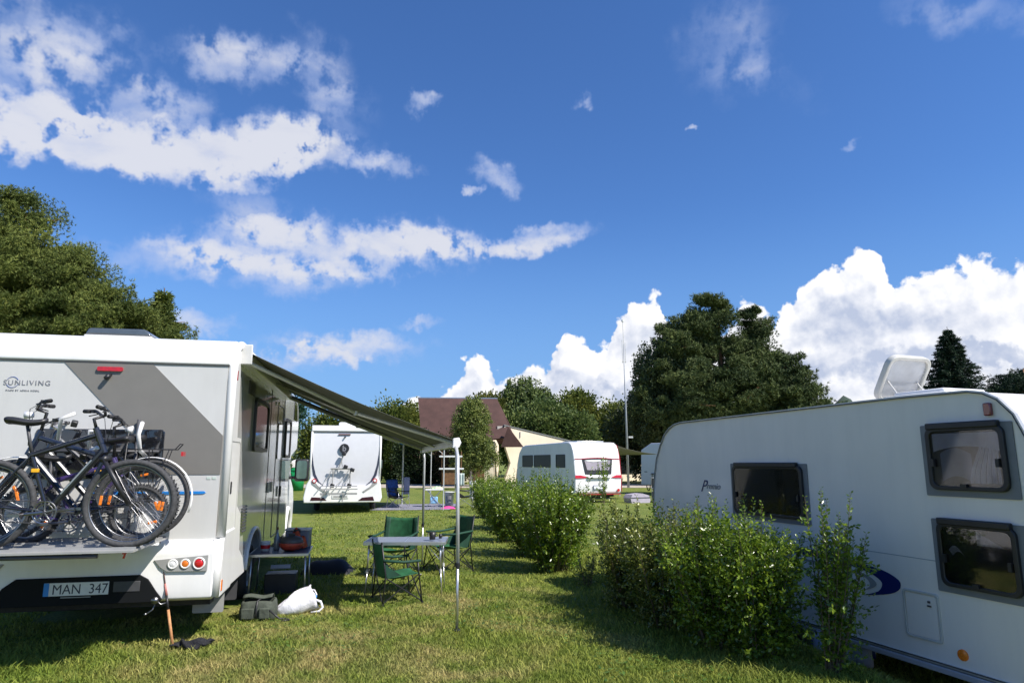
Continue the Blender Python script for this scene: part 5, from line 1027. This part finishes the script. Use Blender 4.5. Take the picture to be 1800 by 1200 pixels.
# lattice mast
ms = empty('radio_mast', (7.70, 45, 0), 0, 'tall thin grey radio mast left of the big dark pine', 'mast')
MB().tube([(0, 0, 0), (-.02, 0, 5.0), (-.04, 0, 9.6)], [.085, .06, .03], 10).build('pole', mat('galvanised', (.30, .32, .34), .5, metal=.3), ms, smooth=True)
MB().tube([(-.14, 0, 8.3), (-.14, 0, 9.9)], .018, 8).tube([(.06, 0, 8.3), (.06, 0, 9.7)], .018, 8).box((-.04, 0, 8.4), (.28, .06, .05)).build('antenna', panel, ms)
MB().tube([(-.04, 0, 9.6), (-.06, 0, 11.2)], .018, 6).build('whip', panel, ms); MB().cyl((-.06, 0, 11.25), .09, .12, 'Z', 12).build('beacon', platew, ms); MB().box((.25, 0, 3.3), (.3, .1, .12)).build('bracket', panel, ms)
lp_ = empty('street_lamp', (-3.2, 38.5, 0), 0, 'thin grey pole in front of the road, framed by the awning legs', 'pole')
MB().tube([(0, 0, 0), (0, 0, 2.2)], .045, 8).build('post', silver, lp_); MB().box((0, 0, 2.2), (.12, .12, .06)).build('head', silver, lp_)
# ================================================================== vegetation generators (numpy leaf clouds)
def unit(v): return v / (np.linalg.norm(v, axis=1, keepdims=True) + 1e-9)
def leaves(P, N_, L, W_, rg, fold=0.0):
    """one rhombic leaf per point: P (n,3) base, N_ (n,3) direction, L length, W_ width"""
    n = len(P); d = unit(N_); r = unit(rg.normal(size=(n, 3))); s = unit(np.cross(d, r)); up = np.cross(s, d)
    L = np.broadcast_to(L, n)[:, None]; W_ = np.broadcast_to(W_, n)[:, None]
    v = np.stack([P, P + d * L * .5 + s * W_ * .5 + up * W_ * fold, P + d * L, P + d * L * .5 - s * W_ * .5 + up * W_ * fold], 1)
    i = np.arange(n)[:, None] * 4
    return v.reshape(-1, 3), np.concatenate([i + [0, 1, 2], i + [0, 2, 3]])
def crown_points(blobs, nclump, perclump, cr, rg, flat=1.0, shell=.62):
    """clumps spread through the outer part of ellipsoidal blobs -> leaf points and outward directions"""
    vol = np.array([b_[3] * b_[4] * b_[5] for b_ in blobs]) ** .75; pk = rg.choice(len(blobs), nclump, p=vol / vol.sum())
    B = np.array(blobs)[pk]; u = unit(rg.normal(size=(nclump, 3))); r = shell + (1 - shell) * rg.random(nclump) ** .6
    r = np.where(rg.random(nclump) < .14, r * 1.12, r)
    C = B[:, :3] + u * B[:, 3:6] * r[:, None]
    sz = cr * rg.uniform(.5, 1.35, nclump)
    q = rg.normal(size=(nclump, perclump, 3)) * .5; q[..., 2] *= flat
    P = C[:, None] + q * sz[:, None, None]
    out = unit((P - C[:, None]).reshape(-1, 3)) * .8 + np.repeat(u, perclump, 0) * .5
    return P.reshape(-1, 3), out, C
def trunk(parent, pts, r, m=bark, limbs=(), name='trunk'):
    t = MB().tube(pts, r, 10)
    for a, c_, ra, rb in limbs:
        a = Vector(a); c_ = Vector(c_); mid = a.lerp(c_, .5) + Vector((0, 0, .08 * (c_ - a).length)); t.tube([a, mid, c_], [ra, (ra + rb) / 2, rb], 7)
    return t.build(name, m, parent, smooth=True)
def tree(name, loc, label, blobs, nclump, per, cr, L, Wd, m, seed, th, tr, cat='tree', group=None, bm_=bark, flat=1.0, shell=.6, droop=0.0, tm=None, fold=.15):
    rg = np.random.default_rng(seed); e = empty(name, loc, 0, label, cat, group)
    P, D_, C = crown_points(blobs, nclump, per, cr, rg, flat, shell); D_[:, 2] -= droop
    v, f = leaves(P, D_, L * rg.uniform(.6, 1.3, len(P)), Wd * rg.uniform(.7, 1.2, len(P)), rg, fold)
    meshnp('crown', v, f, m, e)
    lim = []; ks = rg.choice(len(C), min(26, len(C)), replace=False)
    for k in ks:
        c_ = C[k]; z = max(th * .25, min(th * .9, c_[2] - .5 * math.hypot(c_[0], c_[1]))); lim.append(((0, 0, z), tuple(c_), tr * .35 * (1 - z / th * .6), tr * .05))
    trunk(e, [(0, 0, -.1), (.1 * tr, .05, th * .4), (0, 0, th * .75), (.05, 0, th)], [tr, tr * .75, tr * .45, tr * .1], bm_, lim)
    return e
pineL = leafmat('pine_needles', (0.065, 0.095, 0.022), (0.18, 0.215, 0.050), .65, .45, .55, .12, .2)
pineD = leafmat('dark_pine_needles', (0.050, 0.080, 0.030), (0.135, 0.170, 0.055), .65, .45, .35, .10, .2)
sprm = leafmat('spruce_needles', (0.012, 0.030, 0.018), (0.028, 0.055, 0.026), .65, .4, .8, .1, .2)
birchm = leafmat('birch_leaves', (0.075, 0.125, 0.030), (0.17, 0.22, 0.065), .55, .4, .5, .3, .35)
mapm = leafmat('broad_leaves', (0.080, 0.125, 0.022), (0.19, 0.21, 0.045), .55, .45, .4, .3, .3)
cedm = leafmat('cedar_leaves', (0.035, 0.065, 0.012), (0.085, 0.12, 0.02), .7, .35, 1.4, .15, .2)
def needle_tufts(C, rg, n, L, w, up=.55):
    """pine tufts: n thin needles fanning from each centre"""
    k = len(C); D_ = rg.normal(size=(k, n, 3)); ax = unit(rg.normal(size=(k, 3)) * .8 + np.array([0, 0, up])); D_ = D_ * .55 + ax[:, None] * 1.0
    P = np.repeat(C, n, 0); D_ = unit(D_.reshape(-1, 3)); s = unit(np.cross(D_, rg.normal(size=D_.shape))) * (w / 2)
    v = np.stack([P - s, P + s, P + D_ * (L * rg.uniform(.6, 1.2, k * n))[:, None]], 1); return v.reshape(-1, 3), np.arange(k * n * 3).reshape(-1, 3)
def pine(loc, label, blobs, seed, th, tr, nb=150, per=70, pad=.75, L=.22, w=.022, m=None, n=7, group='pine trees', limbs=30, shell=.55, name='pine_tree'):
    """crown built of flattened needle pads sitting on limbs"""
    rg = np.random.default_rng(seed); e = empty(name, loc, 0, label, 'tree', group)
    vol = np.array([b_[3] * b_[4] * b_[5] for b_ in blobs]) ** .7; pk = rg.choice(len(blobs), nb, p=vol / vol.sum()); B = np.array(blobs)[pk]
    u = unit(rg.normal(size=(nb, 3))); r = shell + (1 - shell) * rg.random(nb) ** .7; r = np.where(rg.random(nb) < .12, r * 1.13, r)
    C = B[:, :3] + u * B[:, 3:6] * r[:, None]; sz = pad * rg.uniform(.35, 1.45, nb)
    hd = unit(u * [1, 1, 0] + rg.normal(size=(nb, 3)) * [.4, .4, 0]); sd = np.stack([-hd[:, 1], hd[:, 0], np.zeros(nb)], 1)   # pads stretched along their branch
    g = np.clip(rg.normal(size=(nb, per, 3)), -1.5, 1.5) * [.60, .36, .20]; q = g[..., 0:1] * hd[:, None] + g[..., 1:2] * sd[:, None]
    q[..., 2] += g[..., 2] + .22 * g[..., 0] - .12 * g[..., 1] ** 2; T = (C[:, None] + q * sz[:, None, None]).reshape(-1, 3)
    v, f = needle_tufts(T, rg, n, L, w); meshnp('crown', v, f, m or pineL, e)
    lim = []
    for k in rg.choice(nb, min(limbs, nb), replace=False):
        c_ = C[k]; z = max(th * .2, min(th * .93, c_[2] - .35 * math.hypot(c_[0], c_[1]))); lim.append(((0, 0, z), tuple(c_), tr * .30, .03))
        for _ in range(4):
            e2 = c_ + rg.normal(size=3) * sz[k] * [.6, .6, .2]; lim.append((tuple(c_), tuple(e2), .02, .008))
    trunk(e, [(0, 0, -.1), (.05, 0, th * .4), (-.1, .05, th * .75), (0, 0, th)], [tr, tr * .8, tr * .5, tr * .12], pinebark, lim)
    return e
# left pine mass behind the motorhome
pine((-19.6, 25.5, 0), 'big bushy pine behind the motorhome roof at the left edge', [(0, 0, 7.0, 4.0, 3.6, 3.5), (-2.5, 0, 8.2, 3.4, 3, 2.8), (2.6, -.2, 6.0, 2.8, 3, 2.7), (.6, 0, 9.2, 1.9, 2, 1.5), (-.7, 0, 11.2, 1.3, 1.2, 1.1), (-4, 0, 6, 3, 3, 4)], 3, 11.5, .32, 900, 330, .86, .15, .026, shell=.45)
pine((-14.8, 26.0, 0), 'lower pine with drooping tips, right of the big bushy pine', [(0, 0, 5.0, 2.3, 2.2, 2.3), (1.5, 0, 4.5, 1.9, 1.8, 1.7), (-.2, 0, 7.0, 1.0, .9, 1.1), (-1.3, 0, 6.2, 1.5, 1.4, 1.7)], 5, 7.5, .2, 360, 300, .72, .14, .025, shell=.42)
# central dark group
pine((15.9, 50, 0), 'tallest dark pine in the clump right of the mast', [(0, 0, 7.2, 3.8, 3.3, 3.6), (-.7, 0, 12.3, 1.1, 1.1, 2.1), (-2.7, 0, 10.6, 1.7, 1.7, 2.0), (2.8, 0, 12.0, 1.0, 1.0, 1.5), (2.4, 0, 9.6, 1.3, 1.3, 1.3), (3.6, -.5, 7.6, 2.0, 2, 1.9), (-3.4, 0, 6.0, 3.0, 3, 3.4)], 8, 13.2, .35, 440, 300, 1.05, .27, .055, pineD, shell=.62)
pine((20.0, 49, 0), 'broad lower dark pine sloping down behind the right caravan roof', [(-.4, 0, 5.2, 2.8, 2.6, 2.6), (-1.4, 0, 7.8, 1.7, 1.8, 1.7), (1.2, 0, 4.4, 1.7, 2.0, 2.3)], 9, 8.6, .3, 210, 320, 1.25, .27, .058, pineD, shell=.6)
def birch(loc, label, blobs, seed, th, tr, nst=420, per=26, m=None, L=.10, Wd=.07, drop=1.5, cat='tree', group='birch trees', name='birch_tree'):
    rg = np.random.default_rng(seed); e = empty(name, loc, 0, label, cat, group)
    vol = np.array([b_[3] * b_[4] * b_[5] for b_ in blobs]) ** .7; pk = rg.choice(len(blobs), nst, p=vol / vol.sum()); B = np.array(blobs)[pk]
    u = unit(rg.normal(size=(nst, 3))); u[:, 2] = u[:, 2] * .8 + .2; C = B[:, :3] + u * B[:, 3:6] * (.45 + .6 * rg.random(nst))[:, None]
    t = rg.random((nst, per)); ln = drop * rg.uniform(.35, 1.2, nst); P = C[:, None] + np.stack([rg.normal(size=(nst, per)) * .10 + u[:, 0:1] * t * .25, rg.normal(size=(nst, per)) * .10 + u[:, 1:2] * t * .25, -t * ln[:, None]], -1)
    P = P.reshape(-1, 3); D_ = rg.normal(size=P.shape) * .6 + [0, 0, -.8]
    v, f = leaves(P, D_, L * rg.uniform(.7, 1.3, len(P)), Wd, rg, .15); meshnp('crown', v, f, m or birchm, e)
    lim = [((0, 0, max(th * .25, min(th * .85, C[k][2] - .8 * math.hypot(*C[k][:2])))), tuple(C[k]), tr * .3, .015) for k in rg.choice(nst, 30, replace=False)]
    trunk(e, [(0, 0, -.1), (.05, 0, th * .5), (0, .05, th)], [tr, tr * .6, tr * .1], mat('birch_bark', (.45, .43, .40), .8, var=.4, scale=10), lim)
    return e
birch((11.8, 50.5, 0), 'dark weeping birch at the left flank of the pine clump', [(0, 0, 8.3, 2.4, 2.2, 3.4), (1.4, 0, 11.0, 1.9, 1.7, 2.3), (-.9, 0, 5.6, 2.3, 2.2, 2.4)], 12, 12.5, .2, 1200, 46, leafmat('dark_birch_leaves', (.040, .062, .022), (.095, .12, .045), .55, .4, .5, .2, .3), .17, .12, 1.9)
tree('leafy_tree', (12.2, 55, 0), 'dark round leafy tree at the foot of the pine clump beside the mast', [(0, 0, 3.6, 3.4, 3, 3.4), (-1.8, 0, 4.0, 2.4, 2, 2.4)], 420, 50, .75, .26, .17, leafmat('dark_leaves', (.03, .05, .018), (.08, .10, .03), .55, .4, .5, .2, .3), 13, 5, .25, group='leafy trees')
# birches and leafy trees behind the buildings
birch((1.5, 80, 0), 'tall pale green birch rising behind the cream parapet', [(0, 0, 8.6, 2.9, 2.6, 3.6), (1.8, 0, 7.6, 2.6, 2.2, 3.0), (-1.4, 0, 7.4, 2.0, 2, 2.6), (3.2, 0, 5.6, 2.6, 2.2, 3.0)], 21, 12, .25, 1300, 44, None, .26, .18, 2.0)
tree('leafy_tree', (8.0, 85, 0), 'yellow-green leafy tree between the birch and the mast', [(0, 0, 7.2, 2.6, 2.4, 3.0), (.8, 0, 8.4, 1.7, 1.6, 1.8), (-1.8, 0, 5.5, 2.4, 2.2, 2.8), (2.2, 0, 5.0, 2.4, 2.2, 3.0)], 560, 46, .75, .34, .24, mapm, 22, 8, .3, group='leafy trees')
tree('leafy_tree', (3.2, 76, 0), 'low broad leafy tree filling in below the pale birch', [(0, 0, 5.0, 3.8, 2.6, 3.2), (-3.5, 0, 4.2, 2.6, 2.2, 2.6), (4, 0, 4.4, 2.6, 2.2, 2.6)], 560, 44, .75, .34, .24, birchm, 23, 6, .3, group='leafy trees')
tree('leafy_tree', (13.2, 84, 0), 'leafy tree just left of the dark birch, behind the mast', [(0, 0, 5.8, 2.8, 2.4, 3.0), (-2, 0, 4.6, 2.2, 2.2, 2.6), (2, 0, 4.4, 2.6, 2.2, 3.2)], 480, 46, .75, .32, .22, mapm, 24, 7, .3, group='leafy trees')
tree('leafy_tree', (-3.0, 78, 0), 'yellowish treetop peeping over the red-brown roof ridge', [(0, 0, 6.8, 2.2, 2.2, 2.6), (-2.4, 0, 5.4, 1.8, 1.8, 2.6)], 360, 46, .7, .32, .22, leafmat('yellow_green_leaves', (.09, .12, .02), (.2, .2, .05), .6, .4, .5, .3, .2), 25, 6.5, .25, group='leafy trees')
tree('leafy_tree', (-11.5, 68, 0), 'leafy tree left of the house roof, seen over the awning edge', [(0, 0, 5.0, 2.4, 2.2, 2.6), (-1.8, 0, 4.2, 2.2, 2.0, 2.4)], 300, 46, .7, .30, .2, mapm, 26, 6, .25, group='leafy trees')
# young birch-like tree in front of the house
birch((-2.9, 47.5, 0), 'slender young birch standing in front of the red-brown roof', [(0, 0, 4.4, 1.25, 1.2, 1.7), (.1, 0, 3.0, 1.35, 1.2, 1.3), (.2, 0, 5.7, .7, .7, .8), (.9, 0, 2.2, .9, .9, 1.1), (-.4, 0, 1.9, .9, .9, 1.0)], 31, 6.2, .09, 900, 34, leafmat('young_birch_leaves', (.10, .14, .03), (.20, .24, .06), .55, .4, 1, .3, .3), .13, .09, .8)
tree('leafy_tree', (-4.2, 50.5, 0), 'dark reddish shrub-like tree in front of the house wall', [(0, 0, 1.9, 1.3, 1.2, 1.7)], 150, 40, .5, .16, .11, leafmat('reddish_leaves', (.05, .035, .02), (.09, .06, .03), .6, .4, 1, .2, .2), 32, 2.5, .1, group='leafy trees')
tree('leafy_tree', (-7.2, 52.5, 0), 'very dark bush beside the clipped cedars in front of the house', [(0, 0, 1.7, 1.9, 1.3, 2.0), (1.9, 0, 1.5, 1.6, 1.2, 1.7)], 260, 44, .55, .2, .14, leafmat('deep_green_leaves', (.012, .028, .010), (.03, .05, .016), .6, .4, 1, .2, .2), 33, 2.5, .1, group='leafy trees')
# spruces on the right
def spruce(loc, label, H_, R_, seed, m=None):
    rg = np.random.default_rng(seed); e = empty('spruce_tree', loc, 0, label, 'tree', 'spruce trees'); P, D_ = [], []; t = MB().tube([(0, 0, 0), (0, 0, H_)], [.22, .02], 8)
    z = H_ * .10; lay = 0
    while z < H_ - .25:
        fr_ = 1 - z / H_; R0 = R_ * (fr_ ** .85) * rg.uniform(.86, 1.1); nbr = int(9 + 8 * fr_)
        for k in range(nbr):
            a = 2 * math.pi * k / nbr + rg.uniform(-.25, .25); Rr = R0 * rg.uniform(.72, 1.12); npt = int(16 + 34 * Rr)
            s = rg.random(npt) ** .8; zz = z - .22 * Rr * s + .10 * Rr * s ** 3 + .02; wdt = .30 * Rr * (1 - s) * .8 + .10
            off = rg.normal(size=npt) * wdt * .6; x = Rr * s * math.cos(a) - off * math.sin(a); y = Rr * s * math.sin(a) + off * math.cos(a)
            P.append(np.stack([x, y, zz + rg.normal(size=npt) * .06], 1)); D_.append(np.stack([math.cos(a) + rg.normal(size=npt) * .7, math.sin(a) + rg.normal(size=npt) * .7, -.25 + rg.normal(size=npt) * .35], 1))
            t.tube([(0, 0, z), (Rr * .9 * math.cos(a), Rr * .9 * math.sin(a), z - .18 * Rr)], [.03, .01], 4)
        z += .34 + .10 * fr_
    P = np.concatenate(P); D_ = np.concatenate(D_); P = np.repeat(P, 3, 0); D_ = np.repeat(D_, 3, 0) + rg.normal(size=(len(P), 3)) * .6
    v, f = leaves(P, D_, .30 * rg.uniform(.6, 1.2, len(P)), .06, rg, 0); meshnp('crown', v, f, m or sprm, e); t.build('trunk', bark, e); return e
spruce((40.0, 60, 0), 'pointed dark spruce behind the open roof vent', 13.9, 6.0, 41)
spruce((-14.1, 26.2, 0), 'small young spruce tip at the right end of the left-hand pines', 8.6, 2.4, 44, pineL)
pine((46.5, 60, 0), 'dark spreading conifer top at the right edge behind the caravan roof', [(0, 0, 7.4, 2.6, 2.4, 1.8), (2.5, 0, 8.0, 2.8, 2.4, 2.0), (1.5, 0, 5, 3, 2, 3)], 42, 10, .3, 200, 300, 1.4, .30, .065, sprm)
# small trees seen between the motorhome cab and the second motorhome
tree('leafy_tree', (-11.6, 33.0, 0), 'blue-green small tree above the gap between the two motorhomes', [(0, 0, 4.0, 1.2, 1.0, 1.1), (-.6, 0, 3.0, 1.1, 1, 1.0)], 240, 44, .42, .14, .10, leafmat('bluish_leaves', (.02, .06, .04), (.05, .11, .06), .5, .4, 1, .25, .3), 51, 4.5, .1, group='leafy trees')
def cedar(loc, label, H_, R_, seed, m=None, group='clipped cedar columns'):
    rg = np.random.default_rng(seed); e = empty('cedar_tree', loc, 0, label, 'tree', group); n = int(5200 * H_ * R_ / 1.6)
    a = rg.uniform(0, 6.283, n); z = rg.random(n) * H_; pr = R_ * np.clip(np.minimum((z / (.12 * H_)) ** .4, ((H_ - z) / (.55 * H_)) ** .5), 0, 1) * (1 + .08 * np.sin(a * 5 + z * 3) + .06 * np.sin(z * 9 + a * 2))
    r = pr * (1 - .25 * rg.random(n)); P = np.stack([r * np.cos(a), r * np.sin(a), z], 1); D_ = np.stack([np.cos(a) * .6, np.sin(a) * .6, np.full(n, .9)], 1) + rg.normal(size=(n, 3)) * .35
    v, f = leaves(P, D_, .17 * rg.uniform(.6, 1.3, n), .07, rg, .1); meshnp('crown', v, f, m or cedm, e); MB().tube([(0, 0, 0), (0, 0, H_ * .9)], [.09, .03], 8).build('trunk', bark, e); return e
ced = [(-13.9, 34.0, 3.3, .80, 'bright green cedar column beside the mirror of the near motorhome'), (-12.4, 35.5, 2.9, .75, 'shorter cedar column between the two motorhomes, right of the bright one')]
for i, (x, y, h, r, lb) in enumerate(ced): cedar((x, y, 0), lb, h, r, 60 + i)
for i, (px, h, lb) in enumerate(((-11.3, 4.4, 'dark clipped cedar column closest to the middle-distance motorhome'), (-10.0, 4.6, 'sunlit clipped cedar column, second from the middle-distance motorhome'), (-8.55, 4.7, 'clipped cedar column in the middle of the row beyond the awning leg'), (-7.45, 4.3, 'clipped cedar column nearest the house'))):
    cedar((px * .98, 55.0, 0), lb, h, .62, 70 + i)
# backdrop trees beside the view, so that the edge of the site stays wooded from other positions
rgb = np.random.default_rng(90)
for i, (x, y, h, lb) in enumerate(((-30, 75, 9, 'round green tree far left behind the motorhome roof'), (-21, 82, 8, 'round green tree far behind the second motorhome, left one'), (-14, 88, 8, 'round green tree far behind the second motorhome, right one'), (24, 90, 8, 'round green tree hidden deep behind the right caravan'), (33, 84, 7, 'low green tree far behind the right caravan roof'))):
    tree('leafy_tree', (x, y, 0), lb, [(0, 0, h * .58, 3.6, 3, h * .40), (2.4, 0, h * .45, 2.6, 2.4, h * .32), (-2.4, 0, h * .45, 2.6, 2.4, h * .32)], 300, 36, 1.0, .42, .3, mapm, 91 + i, h * .8, .3, group='leafy trees')
# ================================================================== privet hedge: separate shrubs with upright shoots
privA = leafmat('privet_leaves', (0.080, 0.145, 0.012), (0.22, 0.32, 0.028), .30, .40, 3.0, .35, .6)
privB = leafmat('worn_privet_leaves', (0.08, 0.125, 0.018), (0.23, 0.26, 0.05), .32, .45, 3.0, .3, .6)
def shrub(x, y, H_, R_, seed, label, nsh=70, spread=.35, m=None, Rb=None, lf=.036, dens=1.0, tilt=0.0, tall=.2, skirt=True):
    """upright shoots with paired leaves; x, y = foot of the stems"""
    rg = np.random.default_rng(seed); g0 = gzf(x, y); e = empty('hedge_shrub', (x, y, g0), 0, label, 'shrub', 'shrubs of the privet hedge')
    P, D_, S_ = [], [], []; st = MB(); Rb = Rb or R_ * .30
    ry = R_ * 1.15
    for k in range(nsh):
        a = rg.uniform(0, 6.283); rr_ = rg.random() ** .5; bx, by = Rb * rr_ * math.cos(a), Rb * rr_ * math.sin(a)
        tx, ty = bx + (R_ * rr_ * math.cos(a)) * .75 + rg.normal() * .05 + tilt, by + ry * rr_ * math.sin(a) * .75 + rg.normal() * .05
        hh = H_ * (1 - .16 * rr_ ** 2) * rg.uniform(.80, 1.0) if rg.random() > tall else H_ * rg.uniform(.97, 1.12)
        p0 = np.array([bx, by, 0.]); p1 = np.array([bx * .4 + tx * .55, by * .4 + ty * .55, hh * .5]); p2 = np.array([tx, ty, hh])
        npr = int(hh * 36 * dens); t = np.linspace(.16, 1, npr)[:, None]; C = (1 - t) ** 2 * p0 + 2 * t * (1 - t) * p1 + t * t * p2
        if k % 2 == 0 or nsh < 30: st.tube([tuple(p0), tuple((p0 + 2 * p1 + p2) / 4), tuple(p2)], [.007, .0045, .0015], 5)
        ax = unit(np.gradient(C, axis=0)); ph = np.arange(npr) * 1.571 + rg.uniform(0, 6)
        for s in (0, math.pi):
            o = np.stack([np.cos(ph + s), np.sin(ph + s), np.zeros(npr)], 1); keep = rg.random(npr) < (.55 + .45 * t[:, 0])
            P.append((C + o * .004)[keep]); D_.append((o * .9 + ax * .75 + rg.normal(size=(npr, 3)) * .25)[keep]); S_.append((np.where(t[:, 0] > .93, .6, 1.0) * rg.uniform(.65, 1.25, npr))[keep])
        # short side twigs fill the body of the shrub
        nt_ = int((16 if nsh > 30 else 8) * dens)
        for _ in range(nt_):
            tt = rg.uniform(.04, .9); c0 = (1 - tt) ** 2 * p0 + 2 * tt * (1 - tt) * p1 + tt * tt * p2; dd = unit(rg.normal(size=(1, 3)) * [1, 1, .35] + [0, 0, .35])[0]; ln = rg.uniform(.07, .26) * (1.25 - .6 * tt)
            kk = int(ln * 60) + 2; q = c0 + np.linspace(.2, 1, kk)[:, None] * dd * ln; P.append(q); D_.append(rg.normal(size=(kk, 3)) * .8 + dd * .6); S_.append(rg.uniform(.5, 1.1, kk))
    P = np.concatenate(P); D_ = np.concatenate(D_); S_ = np.concatenate(S_)
    v, f = leaves(P, D_, lf * S_, lf * .50 * S_, rg, .12)
    # leaf material varies over the shrub with position
    meshnp('foliage', v, f, m or privA, e); st.build('stems', palebark, e)
    return e
hed = [  # x, y, height, radius, shoots
 (2.50, 5.58, 1.32, .15, 26, 'slim leafy shoots at the near end of the hedge, in front of the blue swoosh', privA, .10),
 (2.10, 6.0, 1.22, .29, 75, 'bushy privet shrub second from the near end of the hedge, under the caravan window', privA, .05),
 (1.88, 6.45, 1.22, .44, 110, 'dense privet shrub third from the near end, below the small lettering on the caravan', privA, .0),
 (1.58, 7.15, 1.13, .44, 115, 'browner privet shrub in the middle of the hedge, left of the caravan corner', privB, .0),
 (1.38, 8.05, 1.10, .40, 95, 'yellowish privet shrub where the hedge dips, beside the grass gap', privB, .0),
 (0.66, 10.75, 1.42, .58, 150, 'large rounded privet shrub in front of the red-trimmed caravan', privA, .0),
 (0.42, 12.4, 1.42, .60, 110, 'large rounded privet shrub just behind the big rounded one', privA, .0),
 (-0.12, 14.6, 1.38, .48, 80, 'narrow-footed privet shrub right of the awning leg', privA, .0),
 (-0.32, 17.2, 1.36, .52, 80, 'privet shrub near the far end of the hedge, behind the narrow-footed one', privA, .0),
 (-0.75, 20.6, 1.34, .55, 80, 'farthest privet shrub of the hedge, next to the hanging towels', privA, .0)]
for i, (x, y, h, r, n, lb, mm, tl) in enumerate(hed):
    shrub(x, y, h, r * 1.15, 200 + i, lb, nsh=n, m=mm, tilt=tl, lf=.046 if y < 9 else .055, dens=1.0 if y < 9 else .8, tall=.14 if y < 9 else .08)
shrub(1.02, 9.35, .45, .16, 230, 'spindly low privet sprout in the grass gap of the hedge', nsh=9, m=privB)
shrub(3.25, 24.5, 2.15, .16, 231, 'tall thin leafy sapling in front of the red-trimmed caravan window', nsh=5, m=privA, lf=.09, dens=.7)
